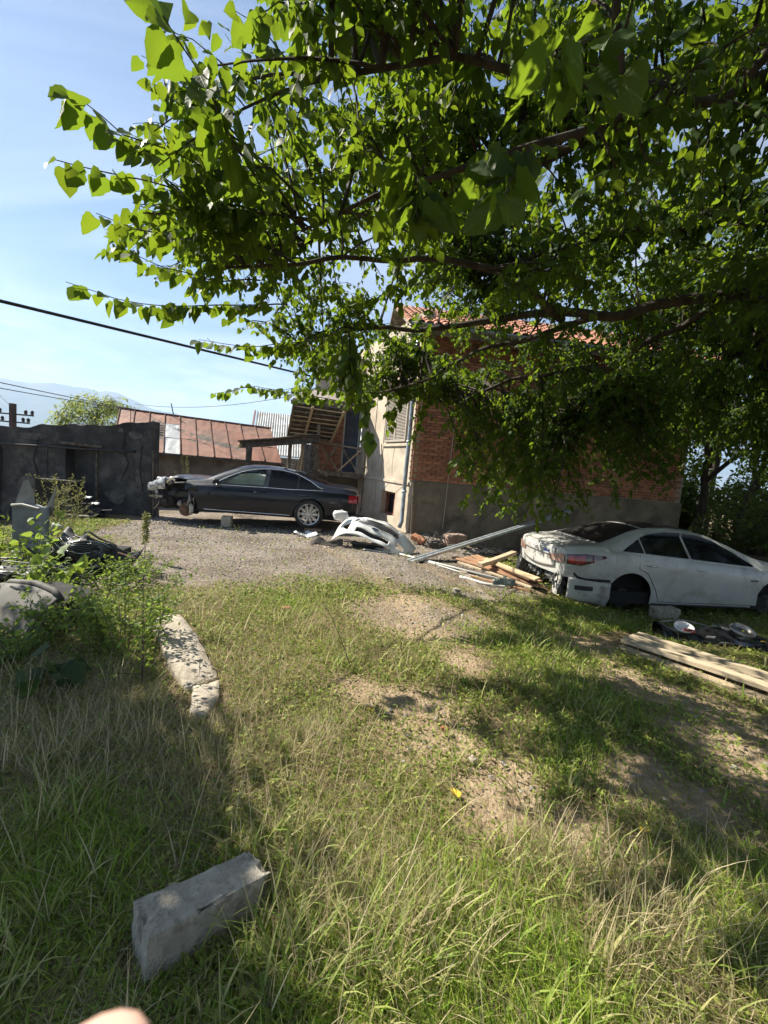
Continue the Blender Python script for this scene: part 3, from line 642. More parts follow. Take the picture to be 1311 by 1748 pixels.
class Loft:
    """left half of a car body as a grid: stations along x, rows from the sill up over the shoulder and roof rail to the centre line"""
    NS, NA = 7, 6
    def __init__(s, xs, ztop, belt, sill, wid, arches, wr=.30):
        s.xs = np.array(xs); I = lambda t_: np.interp(s.xs, *zip(*t_))
        def sm(a):   # light smoothing so that the profile has no kinks
            k = np.array([1, 4, 6, 4, 1.])/16; p = np.pad(a, 2, mode='edge'); return np.convolve(p, k, 'valid')
        s.zt = sm(sm(I(ztop))); s.be = sm(I(belt)); s.w = sm(I(wid)); zb = I(sill).copy()
        for ax_, rz, rr_ in arches:
            d = rr_**2-(s.xs-ax_)**2; h = np.where(d > 0, rz+np.sqrt(np.maximum(d, 0)), -9); zb = np.maximum(zb, np.minimum(h, s.be-.12))
        s.zb = zb; rows = []
        base = I(sill)
        zl = [0, .12, .3, .5, .68, .8, .92, 1.0]; wl_ = [.935, .975, .995, 1.0, 1.0, .99, .978, .955]
        for a, b_ in zip(zl, wl_):
            z = np.maximum(base+(s.be-base)*a, zb+(s.be-zb)*a*.999); rows.append(np.stack([s.xs, s.w*np.interp((z-base)/(s.be-base), zl, wl_), z], -1))
        hgt = s.zt-s.be; wrail = s.w*.945-wr*hgt/.5-.05*np.clip(hgt/.2, 0, 1); zr = s.be+hgt*.86
        wsh = s.w*.945
        for t_ in (.06, .25, .45, .65, .82):
            rows.append(np.stack([s.xs, wsh+(wrail-wsh)*t_, s.be+(zr-s.be)*t_], -1))
        s.r_side = (8, 12)
        A = np.stack([s.xs, wsh+(wrail-wsh)*.82, s.be+(zr-s.be)*.82], -1); Bc = np.stack([s.xs, wrail, zr], -1); Cc = np.stack([s.xs, wrail-.12*np.clip(wrail/.6, .3, 1), zr+(s.zt-zr)*.55], -1)
        for t_ in (.35, .7, 1.0): rows.append(A*(1-t_)**2+2*Bc*t_*(1-t_)+Cc*t_*t_)
        s.r_top = len(rows)-1
        for t_ in (.3, .6, .85, 1.0):
            y = Cc[:, 1]*(1-t_); z = Cc[:, 2]+(s.zt-Cc[:, 2])*(1-(1-t_)**2); rows.append(np.stack([s.xs, y, z], -1))
        s.V = np.stack(rows, 1)   # stations, rows, 3
    def half(s, sgn): V = s.V.copy(); V[..., 1] *= sgn; return V
    def ysurf(s, x, z):
        i = int(np.clip(np.searchsorted(s.xs, x), 1, len(s.xs)-1)); a = (x-s.xs[i-1])/(s.xs[i]-s.xs[i-1])
        col = s.V[i-1, :13]*(1-a)+s.V[i, :13]*a
        zz = np.maximum.accumulate(col[:, 2]+np.arange(13)*1e-6); return float(np.interp(z, zz, col[:, 1]))
    def patch(s, sgn, xs, lo, hi, off, nz=8):
        """skin patch between a lower and an upper curve (z of x), lying `off` proud of the body side"""
        G = []
        for x in xs:
            a, b_ = lo(x), hi(x); G.append([(x, sgn*(s.ysurf(x, z)+off), z) for z in np.linspace(a, max(b_, a+.002), nz)])
        return G
    def ribbon(s, sgn, pts, wdt, off):
        """thin strip along a line drawn on the side"""
        k = MB(); P = [V3(x, sgn*(s.ysurf(x, z)+off), z) for x, z in pts]; k.tube(P, wdt, 5); return k

def lin(*pts):
    a, b_ = zip(*sorted(pts)); return lambda x: float(np.interp(x, a, b_))
def wheel(parent, c, R, wd, spokes, rimm, out=-1):
    w_ = bpy.data.objects.new("wheel", None); COL.objects.link(w_); w_.parent = parent; w_.location = c
    k = MB(); h = wd/2; k.lathe([(R*.70, -h*.9), (R*.80, -h), (R*.95, -h*.92), (R, -h*.6), (R, h*.6), (R*.95, h*.92), (R*.8, h), (R*.7, h*.9)], n=36); k.build("tyre", RUBBER, w_, smooth=True)
    o = out*h
    k = MB(); k.lathe([(R*.74, o*.95), (R*.73, o), (R*.68, o*.9), (R*.66, o*.55), (R*.66, -o*.8)], n=36)
    k.lathe([(0, o*.85), (R*.1, o*.85), (R*.14, o*.7), (R*.14, o*.3)], n=18)
    for i in range(spokes):
        for d in ((-.10, .10) if spokes <= 12 else (0,)):
            a = 2*math.pi*i/spokes; a2 = a+d*.9; p0 = V3(R*.12*math.cos(a), o*.7, R*.12*math.sin(a)); p1 = V3(R*.69*math.cos(a2), o*.75, R*.69*math.sin(a2))
            k.beam(p0, p1, R*.05, R*.045, up=(0, 1, 0))
    k.build("rim", rimm, w_)
    k = MB(); k.lathe([(0, o*.1), (R*.5, o*.1), (R*.5, -o*.1), (0, -o*.1)], n=24); k.build("brake_disc", STEEL, w_)
    return w_
def crumple(k, c, d, amp, seed, n=7, R=None):
    """lumpy crushed block"""
    bm = bmesh.new(); bmesh.ops.create_icosphere(bm, subdivisions=3, radius=1.0)
    V = np.array([v.co for v in bm.verts]); Fc = [[v.index for v in f.verts] for f in bm.faces]; bm.free()
    V = np.sign(V)*np.abs(V)**.55; V = V*(1+amp*fbm(V[:, 0]*2.3+seed, V[:, 1]*2.3, V[:, 2]*2.3, seed, 3))[:, None]*np.array(d)/2*.9
    if R is not None: V = V @ np.array(R.transposed())
    k.add(V+np.array(c), Fc); return k

# ---------------------------------- dark sedan, front end wrecked
NAVY = mat("navy_paint", (.004,.0055,.011), (.006,.008,.015), rough=.35, scale=3, coat=.45, spec=.3)
audi = thing("wrecked_sedan", "black-blue luxury sedan with torn-off front end standing side-on", "car", (-.74, 11.52, -.07), (rad(-.3), rad(.3), rad(180+4.0)))
ax_xs = np.arange(.0, 4.181, .03)
al = Loft(ax_xs, [(0,.96),(.05,1.03),(.3,1.07),(.72,1.10),(1.15,1.215),(1.55,1.35),(1.95,1.43),(2.4,1.46),(2.75,1.445),(3.0,1.395),(3.35,1.245),(3.72,1.05),(3.8,1.025),(4.2,.99)],
   [(0,.88),(.4,.94),(1.2,.94),(2.5,.915),(3.7,.885),(4.2,.86)], [(0,.42),(.5,.34),(.8,.26),(1.6,.24),(3.6,.24),(4.2,.26)], [(0,.78),(.08,.86),(.3,.91),(.8,.955),(1.5,.97),(3.5,.965),(4.2,.93)], [(1.17,.36,.40),(4.28,.36,.42)])
win = {"front": (lin((3.47,.915),(2.27,.945)), lin((3.47,.93),(3.2,1.10),(2.9,1.245),(2.6,1.325),(2.27,1.365))), "rear": (lin((2.2,.945),(1.5,.955)), lin((2.2,1.368),(1.9,1.36),(1.6,1.31),(1.5,1.285))), "quarter": (lin((1.47,.955),(.92,.965)), lin((1.47,1.27),(1.2,1.15),(.92,.985)))}
keep = np.ones((len(ax_xs)-1, al.V.shape[1]-1), bool)
for i in range(len(ax_xs)-1):
    xm = (ax_xs[i]+ax_xs[i+1])/2
    if 2.32 < xm < 3.42:
        for j in range(8, 13):
            zm = al.V[i:i+2, j:j+2, 2].mean()
            if zm > win["front"][0](xm)+.0 and zm < win["front"][1](xm)-.01: keep[i][j] = False
k = MB(); k.grid(al.half(1), keep, flip=False); k.grid(al.half(-1), None, flip=True)
# tail face
tail = al.V[0]; nb = 11
Gt = []
for j in range(0, al.V.shape[1]):
    y, z = tail[j][1], tail[j][2]; Gt.append([(-.07*(1-(t_)**2)*(1 if j < 9 else .4), y*t_, z) for t_ in np.linspace(-1, 1, nb)])
k.grid(Gt)
k.build("body", NAVY, audi, smooth=True, weld=True)
k = MB(); G_ = al.V[:, :, :].copy(); sel = [i for i, x in enumerate(ax_xs) if 2.98 < x < 3.72]
for nm, rng, dx in (("windshield", (2.98, 3.70), .006), ("rear_window", (.80, 1.60), -.006)):
    sel = [i for i, x in enumerate(ax_xs) if rng[0] < x < rng[1]]; k = MB()
    for sg in (1, -1):
        Gw = al.half(sg)[sel][:, al.r_top:].copy(); Gw[..., 0] += dx; Gw[..., 2] += .006; k.grid(Gw, flip=sg < 0)
    k.build(nm, mat("windshield_glass", (.10,.12,.13), rough=.06, spec=.8) if nm == "windshield" else GLASSD, audi, smooth=True, weld=True)
for sg in (1, -1):
    xsw = {n: np.linspace(*r, 16) for n, r in (("front", (2.27, 3.47)), ("rear", (1.5, 2.2)), ("quarter", (.92, 1.47)))}
    for n, (lo, hi) in win.items():
        k = MB(); k.grid(al.patch(sg, xsw[n], lo, hi, .004), flip=sg > 0)
        o = k.build("window", (MATS.get("green_glass") or glassmat("green_glass", (.05,.06,.055), .35)) if n == "front" else GLASSD, audi, smooth=True)
    out_ = [(x, win["front"][1](x)+.018) for x in np.linspace(3.5, 2.24, 12)]+[(x, win["rear"][1](x)+.018) for x in np.linspace(2.2, 1.5, 8)]+[(x, win["quarter"][1](x)+.016) for x in np.linspace(1.47, .86, 8)]
    k = al.ribbon(sg, out_, .012, .006); P = al.ribbon(sg, [(.86, .965)]+[(x, win["quarter"][0](x)-.012) for x in np.linspace(.92, 1.47, 5)]+[(x, .945-.012-.02*(x-2.2)/1.3*(x > 2.2)) for x in np.linspace(1.6, 3.5, 14)], .010, .006); k.add(P.v, P.f)
    k.build("window_trim", CHROME, audi, smooth=True)
    # doors
    for n, x0, x1, hx in (("front", 2.25, 3.62, 2.42), ("rear", 1.12, 2.22, 1.30)):
        lo = lin((x0, .27), (x1, .27)) if n == "front" else lin((1.12, .74), (1.35, .72), (1.62, .36), (1.72, .27), (2.22, .27)); hi = lin((x0, .93), (x1, .895))
        xx = np.linspace(x0, x1, 22); k = MB(); k.grid(al.patch(sg, xx, lo, hi, .004, 9), flip=sg > 0)
        dr = k.build("door", NAVY, audi, smooth=True)
        pts = [(x0, hi(x0))]+[(x, lo(x)) for x in xx]+[(x1, hi(x1))]; al.ribbon(sg, pts, .006, .001).build("seam", BLACK, dr)
        k = MB(); y_ = al.ysurf(hx, .80)+.03; k.tube([(hx-.10, sg*(y_-.03), .80), (hx-.07, sg*y_, .805), (hx+.07, sg*y_, .80), (hx+.10, sg*(y_-.03), .795)], .013, 8); k.build("handle", NAVY, dr, smooth=True)
    k = al.ribbon(sg, [(x, .30) for x in np.linspace(1.60, 3.75, 14)], .012, .012); k.build("sill_trim", CHROME, audi, smooth=True)
    k = MB(); crumple(k, (3.40, sg*1.05, 1.0), (.14, .22, .15), .05, 5); k.tube([(3.38, sg*.92, .94), (3.40, sg*1.0, .97)], .03, 6); k.build("mirror", NAVY, audi, smooth=True)
k = MB(); k.box((2.1, 0, .30), (3.6, 1.72, .12)); k.box((3.05, 0, .6), (.1, 1.7, .6)); k.box((.9, 0, .62), (1.5, 1.35, .5)); k.build("underbody", DARKIN, audi)
k = MB(); k.box((2.45, 0, .92), (2.6, 1.5, .02)); k.build("floor_pan", DARKIN, audi)
k = MB(); crumple(k, (2.45, .35, 1.05), (.25, .5, .6), .08, 9); crumple(k, (2.4, -.35, 1.05), (.25, .5, .6), .08, 10); k.build("seats", mat("seat_leather", (.10,.095,.085), rough=.6), audi, smooth=True)
k = MB(); xx = np.linspace(2.3, 3.25, 16); k.grid([[(x, .66+.05*math.sin(x*9)+.03*math.sin(z*21), win["front"][0](x)+.02+z*(max(win["front"][1](x)-win["front"][0](x)-.05, .01))) for z in np.linspace(0, .82+.1*math.sin(x*5), 8)] for x in xx]); k.build("airbag_curtain", mat("airbag_cloth", (.62,.66,.60), (.72,.74,.70), rough=.8), audi, smooth=True)["label"] = "white curtain airbag hanging inside the front window"
for sg in (1, -1):
    k = MB(); Gt = [[(-.012+.16*(abs(t_-.35))**1.5, sg*(al.ysurf(max(-.0+.16*(abs(t_-.35))**1.5, 0), z)*1.0+.008-.42*max(.45-t_, 0)), z) for z in np.linspace(.70, .88, 5)] for t_ in np.linspace(0, 1, 9)]
    k.grid([[(x_, sg*(al.ysurf(x_, z)+.008), z) for z in np.linspace(.70, .885, 5)] for x_ in np.linspace(.01, .22, 7)]); k.grid([[(-.075*(1-t_**2)-.012, sg*al.ysurf(.0, z)*t_, z) for z in np.linspace(.70, .885, 5)] for t_ in np.linspace(.5, 1, 7)])
    k.build("tail_lamp", LAMPR, audi, smooth=True)
wheel(audi, (1.17, .86, .36), .36, .25, 10, ALLOY, 1); wheel(audi, (1.17, -.86, .36), .36, .25, 10, ALLOY, -1)
# lifted, buckled hood
hx = np.linspace(3.74, 4.72, 20); hy = np.linspace(-.78, .78, 21); Gh = []
for x in hx:
    zz = np.interp(x, [3.74, 4.1, 4.4, 4.62, 4.72], [1.035, 1.055, 1.06, 1.02, .96]); wv = np.interp(x, [3.74, 4.72], [1.0, .86])
    Gh.append([(x, y*wv, zz-.055*(y/.78)**2+.014*float(fbm(x*4, y*3, 0, 12, 3))*np.interp(x, [3.7, 4.3, 4.7], [.1, 1, 2])-.03*(abs(y) > .74)) for y in hy])
k = MB(); k.grid(Gh); k.build("hood", NAVY, audi, smooth=True, solid=.018)
# front structure
k = MB()
crumple(k, (4.25, 0, .60), (.85, 1.5, .75), .18, 21); crumple(k, (4.68, .12, .50), (.62, 1.35, .72), .22, 22); crumple(k, (4.10, .55, .34), (.5, .5, .5), .2, 23); k.build("engine_bay", DARKIN, audi)
k = MB(); k.beam((4.0, .72, .62), (4.85, .60, .55), .09, .13, jit=.012); k.beam((4.0, -.72, .62), (4.9, -.6, .6), .09, .13); k.tube([(3.95, .88, .85), (4.2, .86, .90), (4.5, .78, .86), (4.75, .70, .72)], .025, 6); k.tube([(4.05, .9, .70), (4.0, .92, .50), (4.08, .95, .30)], .02, 6); k.build("frame_rail", BLACK, audi)
k = MB(); k.beam((4.72, .80, .52), (5.06, .72, .50), .06, .055, jit=.01); k.beam((4.9, .75, .50), (4.95, -.7, .48), .08, .1, jit=.01); k.build("bumper_beam", STEEL, audi)
k = MB()
for i in range(14):
    a = V3(random.uniform(4.2, 5.0), random.uniform(.3, .85), random.uniform(.25, .8)); b_ = a+V3(random.uniform(-.3, .3), random.uniform(-.1, .1), random.uniform(-.35, .1)); k.tube([a, a.lerp(b_, .5)+V3(.05*random.random(), .04, -.05), b_], random.uniform(.006, .016), 5)
tag(k.build("hoses", BLACK, audi), kind="stuff")
for (x_, z_, s_) in ((4.5, .62, .10), (4.72, .40, .12), (4.35, .36, .08), (4.9, .62, .07)):
    k = MB(); k.lathe([(0, 0), (s_, 0), (s_, .03), (s_*.6, .05), (s_*.6, .09), (0, .09)], (x_, .66, z_), "y", 14); k.build("pulley", STEEL if s_ < .1 else BLACK, audi)
hl = MB(); Gl = []
for i in range(9):
    t_ = i/8; Gl.append([(4.66+.50*t_, .80-.22*t_+.05*math.sin(a), (.88-.15*t_)+.15*(1-.3*t_)*math.cos(a)*1.0-.02+.012*float(noise3(t_*5, a*2, 0, 6))) for a in np.linspace(-.4, math.pi+.6, 9)])
hl.grid(Gl); hlo = hl.build("headlight", mat("cracked_lamp", (.16,.16,.165), (.58,.58,.58), rough=.2, scale=13, coat=.7, lo=.42, hi=.6), audi, smooth=True, solid=.01); hlo["label"] = "cracked clear headlight hanging from the torn front"
k = MB(); crumple(k, (4.80, .62, .90), (.30, .22, .18), .12, 31); crumple(k, (4.60, .75, .90), (.2, .16, .16), .2, 32); k.build("lamp_housing", mat("lamp_silver", (.35,.35,.36), (.10,.10,.10), rough=.3, metal=.5, scale=9), audi, smooth=True)
k = MB(); k.lathe([(0, 0), (.14, 0), (.165, .01), (.165, .03), (.05, .035), (.05, .08), (0, .08)], (4.16, .80, .24), 'y', 22); k.build("brake_disc", RUSTY, audi, smooth=False)
k = MB(); k.tube([(4.02, .90, .14), (3.99, .93, .22), (3.99, .93, .33), (4.04, .90, .42)], [.03, .055, .055, .03], 8); k.build("brake_caliper", mat("caliper_grey", (.34,.31,.26), (.46,.43,.37), rough=.6), audi, smooth=True)
k = MB(); k.tube([(4.14, .80, .30), (4.08, .78, .52), (4.10, .72, .78)], [.045, .04, .06], 8); k.tube([(3.93, .88, .36), (3.96, .93, .52), (3.90, .9, .62)], .012, 6); k.build("strut", STEEL, audi, smooth=True)
k = MB(); k.box((3.95, .93, .72), (.20, .02, .22), Matrix.Rotation(.5, 3, 'Y'), jit=.02); k.build("fender_scrap", NAVY, audi)
k = MB(); G_ = [[(4.42+.25*a, .86-.05*a, .90+.05*math.sin(a*5)+.05*b_) for b_ in (0, .6, 1)] for a in np.linspace(0, 1, 6)]; k.grid(G_); k.build("torn_bracket", CHROME, audi, solid=.012)

# ---------------------------------- white sedan, rear bumper missing, on the ground
WHITE = mat("white_paint", (.45,.45,.425), (.52,.52,.49), rough=.3, scale=2.5, coat=.3, c3=(.37,.36,.325), s3=4)
whi = thing("white_sedan", "white sedan with torn-off rear bumper and missing wheels beside the brick wall", "car", (2.82, 7.47, -.47), (0, rad(.0), rad(9.4)))
wx = np.arange(.0, 4.841, .03)
wlf = Loft(wx, [(0,1.02),(.06,1.075),(.35,1.105),(.55,1.115),(.9,1.235),(1.25,1.375),(1.6,1.45),(2.0,1.475),(2.4,1.455),(2.8,1.38),(3.2,1.23),(3.6,1.06),(3.75,1.025),(4.3,.94),(4.65,.82),(4.84,.66)],
   [(0,.99),(.5,1.03),(1.2,1.03),(2.0,.985),(3.0,.915),(3.7,.865),(4.3,.80),(4.84,.62)], [(0,.58),(.55,.56),(.72,.5),(.74,.24),(1.6,.22),(3.4,.22),(4.4,.24),(4.84,.34)], [(0,.74),(.08,.82),(.35,.88),(.8,.91),(1.5,.918),(3.6,.915),(4.2,.90),(4.6,.82),(4.84,.62)], [(1.08,.33,.40),(3.875,.33,.40)])
k = MB(); k.grid(wlf.half(1)); k.grid(wlf.half(-1), flip=True)
fc = wlf.V[-1]; k.grid([[(4.84+.06*(1-t_*t_), p[1]*t_, p[2]) for t_ in np.linspace(-1, 1, 9)] for p in fc], flip=True)
k.build("body", WHITE, whi, smooth=True, weld=True)
# trunk lid and tail panel
tl = wlf.V[0]; Gt = []
for j in range(len(tl)):
    y, z = tl[j][1], tl[j][2]; Gt.append([(-.10*(1-t_**2)+.05*(1.0-(z-.58)/.5)*(z < 1.0)*.6, y*t_, z) for t_ in np.linspace(-1, 1, 17)])
k = MB(); k.grid(Gt); tp = k.build("tail_panel", WHITE, whi, smooth=True)
def tailx(y, z): t_ = y/.74; return -.10*(1-t_**2)+.05*(1-(z-.58)/.5)*.6
k = MB(); k.grid([[(tailx(y, z)-.016, y, z) for z in np.linspace(.70-.06*(1-(y/.55)**2), 1.0, 9)] for y in np.linspace(-.52, .52, 17)]); tk = k.build("trunk_lid", WHITE, whi, smooth=True, solid=.01)
k = MB(); k.grid([[(tailx(y, z)-.024, y, z) for z in (.855, .875, .885)] for y in np.linspace(-.5, .5, 15)]); k.build("trunk_moulding", mat("satin_grey", (.42,.42,.43), rough=.3, metal=.7), tk, smooth=True, solid=.006)
sel = [i for i, x in enumerate(wx) if .0 <= x < .56]; k = MB()
for sg in (1, -1):
    Gw = wlf.half(sg)[sel][:, wlf.r_top:].copy(); Gw[..., 2] += .008; k.grid(Gw, flip=sg < 0)
k.build("trunk_top", WHITE, tk, smooth=True, weld=True)
k = MB()
P = [(tailx(-.0, .955)-.03-.012*0, .055*math.cos(a), .945+.032*math.sin(a)) for a in np.linspace(0, 2*math.pi, 21)]; k.tube(P, .006, 5, False)
k.tube([(tailx(0, .95)-.03, .028, .968), (tailx(0, .95)-.03, .02, .922)], .005, 5); k.tube([(tailx(0, .95)-.03, -.02, .968), (tailx(0, .95)-.03, -.028, .922)], .005, 5); k.tube([(tailx(0, .95)-.03, .024, .943), (tailx(0, .95)-.03, -.024, .947)], .005, 5)
k.build("emblem", CHROME, tk, smooth=True)["label"] = "small chrome oval emblem on the trunk lid"
tx = bpy.data.curves.new("badge_curve", 'FONT'); tx.body = "hybrid"; tx.size = .062; tx.extrude = .003
_t = bpy.data.objects.new("badge_curve", tx); COL.objects.link(_t)
bme = bpy.data.meshes.new_from_object(_t.evaluated_get(bpy.context.evaluated_depsgraph_get())); bpy.data.objects.remove(_t)
txo = link("badge", bme, mat("badge_blue", (.05,.12,.42), rough=.25, metal=.3), tk, (tailx(-.24, .91)-.026, -.24, .905))
_tx = V3(.10, -.99, 0).normalized(); _tz = V3(-.99, -.10, 0).normalized()
txo.rotation_euler = Matrix((_tx, V3(0, 0, 1), _tz)).transposed().to_euler()
for nm, rng, dx, mm_ in (("windshield", (2.78, 3.62), .006, GLASSD), ("rear_window", (.60, 1.50), -.004, mat("dusty_glass", (.014,.014,.014), (.035,.034,.032), rough=.42, spec=.12, scale=6))):
    sel = [i for i, x in enumerate(wx) if rng[0] < x < rng[1]]; k = MB()
    for sg in (1, -1):
        Gw = wlf.half(sg)[sel][:, wlf.r_top:].copy(); Gw[..., 0] += dx; Gw[..., 2] += .006; k.grid(Gw, flip=sg < 0)
    k.build(nm, mm_, whi, smooth=True, weld=True)
sel = [i for i, x in enumerate(wx) if 1.52 < x < 2.75]; k = MB()   # dark panoramic roof
for sg in (1, -1):
    Gw = wlf.half(sg)[sel][:, wlf.r_top:].copy(); Gw[..., 2] += .006; k.grid(Gw, flip=sg < 0)
k.build("glass_roof", MATS["dusty_glass"], whi, smooth=True, weld=True)
wwin = {"front": (2.18, 3.42, lin((2.18,1.0),(3.42,.925)), lin((2.18,1.385),(2.5,1.36),(2.8,1.28),(3.1,1.14),(3.42,.95))), "rear": (1.32, 2.13, lin((1.32,1.045),(2.13,1.002)), lin((1.32,1.275),(1.5,1.335),(1.8,1.385),(2.13,1.388))), "quarter": (.93, 1.29, lin((.93,1.062),(1.29,1.046)), lin((.93,1.072),(1.29,1.255)))}
for sg in (1, -1):
    for n, (x0, x1, lo, hi) in wwin.items():
        k = MB(); k.grid(wlf.patch(sg, np.linspace(x0, x1, 16), lo, hi, .005), flip=sg > 0); k.build("window", GLASSD, whi, smooth=True)
    k = wlf.ribbon(sg, [(x, (wwin["front"][2](x) if x > 2.15 else wwin["rear"][2](x) if x > 1.3 else wwin["quarter"][2](x))-.012) for x in np.linspace(.93, 3.45, 24)], .008, .006); k.build("window_trim", CHROME, whi, smooth=True)
    for n, x0, x1, hx_ in (("front", 2.16, 3.5, 2.36), ("rear", 1.20, 2.13, 1.42)):
        lo = lin((x0, .27), (x1, .27)) if n == "front" else lin((1.20, .80), (1.36, .74), (1.55, .45), (1.64, .27), (2.13, .27)); hi = lin((x0, wwin[n][2](x0)-.02), (x1, wwin[n][2](x1)-.02))
        xx = np.linspace(x0, x1, 20); k = MB(); k.grid(wlf.patch(sg, xx, lo, hi, .004, 9), flip=sg > 0); dr = k.build("door", WHITE, whi, smooth=True)
        pts = [(x0, hi(x0))]+[(x, lo(x)) for x in xx]+[(x1, hi(x1))]; wlf.ribbon(sg, pts, .006, .001).build("seam", BLACK, dr)
        zh = .86 if n == "rear" else .83; k = MB(); y_ = wlf.ysurf(hx_, zh)+.032; k.tube([(hx_-.11, sg*(y_-.03), zh+.005), (hx_-.08, sg*y_, zh+.006), (hx_+.07, sg*y_, zh), (hx_+.10, sg*(y_-.03), zh-.002)], .014, 8); k.build("handle", CHROME, dr, smooth=True)
    wlf.ribbon(sg, [(x, .22) for x in np.linspace(1.55, 3.4, 12)], .018, .0).build("sill_edge", BLACK, whi)
    wlf.ribbon(sg, [(3.56, .84), (3.58, .6), (3.52, .30)], .005, .002).build("seam", BLACK, whi); wlf.ribbon(sg, [(3.66, .875), (4.0, .845), (4.4, .78), (4.7, .68)], .006, .002).build("seam", BLACK, whi)
    k = wlf.ribbon(sg, [(3.30, .70), (3.45, .705)], .016, .006); k.build("fender_badge", CHROME, whi)
    # wrap-round tail lamp
    lo = lambda x: float(np.interp(x, [.0, .2, .62], [.80, .79, .945])); hi = lambda x: float(np.interp(x, [.0, .3, .62], [.955, .985, .97]))
    k = MB(); k.grid(wlf.patch(sg, np.linspace(.005, .60, 14), lo, hi, .012, 6), flip=sg > 0); lp_ = k.build("tail_lamp", mat("smoked_lamp", (.10,.02,.022), (.05,.015,.016), rough=.08, coat=.8), whi, smooth=True)
    k = MB(); k.grid(wlf.patch(sg, np.linspace(.03, .26, 8), lambda x: lo(x)+.035, lambda x: hi(x)-.03, .017, 4), flip=sg > 0); k.build("lamp_lens", LAMPR, lp_, smooth=True)
    k = MB(); k.grid([[(tailx(sg*y, z)-.03, sg*y, z) for z in np.linspace(.80, .87+.08*(y-.35)/.39, 4)] for y in np.linspace(.40, .73, 8)], flip=sg < 0); k.build("lamp_lens", mat("amber_clear", (.30,.17,.13), (.42,.30,.25), rough=.15, coat=.6), lp_, smooth=True)
    # loose bumper corner left on the side
    xs_ = np.linspace(.04, .72, 12); k = MB()
    k.grid([[(x, sg*(np.interp(x, [0, .3, .72], [.80, .89, .915])-.05*(z < .3)*(.3-z)/.1+.01), z) for z in np.linspace(np.interp(x, [.04, .2, .55, .72], [.26, .20, .17, .12]), np.interp(x, [.04, .3, .72], [.60, .575, .54]), 8)] for x in xs_], flip=sg > 0)
    bc = k.build("bumper_corner", mat("dirty_white", (.38,.37,.33), (.52,.51,.47), rough=.5, scale=4, c3=(.24,.22,.18), s3=5), whi, smooth=True, solid=.008)
    k = MB(); k.grid([[(x, sg*(np.interp(x, [0, .3, .72], [.80, .89, .915])+.018), z) for z in (.41, .44, .48)] for x in np.linspace(.14, .42, 6)], flip=sg > 0); k.build("reflector", BLACK, bc, solid=.01)
    wlf.ribbon(sg, [(.12, .66), (.2, .60), (.35, .57), (.72, .575)], .02, .004).build("bumper_seam", BLACK, whi)
    for axx in (1.08, 3.875):
        k = MB(); k.lathe([(0, 0), (.15, 0), (.16, .02*sg), (.16, .05*sg), (.07, .06*sg), (0, .1*sg)], (axx, sg*.70, .27), 'y', 18); k.build("brake_disc", mat("dull_iron", (.03,.028,.027), (.06,.05,.045), rough=.8), whi)
k = MB(); k.box((2.3, 0, .30), (3.0, 1.65, .2)); k.box((1.08, 0, .50), (.9, 1.25, .5)); k.box((3.9, 0, .5), (.9, 1.3, .5)); k.build("underbody", DARKIN, whi)
# hanging debris at the open rear
k = MB()
for i in range(26):
    a = V3(random.uniform(-.02, .15), random.uniform(-.7, .55), random.uniform(.35, .62)); b_ = a+V3(random.uniform(-.12, .1), random.uniform(-.15, .15), random.uniform(-.3, -.05)); k.tube([a, a.lerp(b_, .5)+V3(-.05*random.random(), .04*random.random(), .02), b_], random.uniform(.006, .017), 5)
tag(k.build("loose_wiring", BLACK, whi), kind="stuff")
k = MB(); crumple(k, (.12, -.35, .47), (.22, .4, .22), .3, 41); crumple(k, (.13, .3, .48), (.2, .5, .2), .3, 42); crumple(k, (.05, -.55, .36), (.18, .16, .3), .35, 43); k.build("crushed_rear", mat("grey_green_junk", (.05,.055,.05), (.16,.165,.155), rough=.6, scale=9), whi)
k = MB(); k.grid([[(-.05-.08*math.sin(a*2.4), .62-.15*a+.07*b_, .60-.36*a) for b_ in (-1, -.3, .4, 1)] for a in np.linspace(0, 1, 8)]); k.build("hanging_liner", BLACK, whi, smooth=True, solid=.012)
k = MB(); k.grid([[(.0-.04*a+.02*math.sin(a*6+b_), -.70+.16*b_, .60-.34*a) for b_ in np.linspace(0, 1, 5)] for a in np.linspace(0, 1, 7)]); k.build("torn_corner", MATS["dirty_white"], whi, smooth=True)
# ------------------------------------------------------------------ foliage generator
LT_V = np.array([(0,0,0),(0,.42,0),(0,.75,0),(0,1.04,0),(.24,-.06,0),(.43,.26,0),(.25,.70,0),(-.24,-.06,0),(-.43,.26,0),(-.25,.70,0)], float)
LT_V[:, 2] = .22*np.abs(LT_V[:, 0])-.16*LT_V[:, 1]**2
LT_F = np.array([(0,4,5),(0,5,1),(1,5,6),(1,6,2),(2,6,3),(0,8,7),(0,1,8),(1,9,8),(1,2,9),(2,3,9)])
LD_V = np.array([(0,0,0),(.30,.38,.06),(0,1,-.10),(-.30,.38,.06),(0,.45,-.02)], float); LD_F = np.array([(0,1,4),(1,2,4),(2,3,4),(3,0,4)])
LN_V = np.array([(0,0,0),(.13,.4,.02),(0,1,-.08),(-.13,.4,.02)], float); LN_F = np.array([(0,1,2),(0,2,3)])
def unit(a): return a/np.maximum(np.linalg.norm(a, axis=-1, keepdims=True), 1e-9)
class Leaves:
    def __init__(s): s.p = []; s.d = []; s.n = []; s.s = []
    def add(s, p, d, n, sz): s.p.append(p); s.d.append(d); s.n.append(n); s.s.append(sz)
    def arrays(s):
        P = np.concatenate(s.p); D = unit(np.concatenate(s.d)); N = np.concatenate(s.n); N = unit(N-D*np.sum(N*D, -1, keepdims=True)); return P, D, N, np.concatenate(s.s)
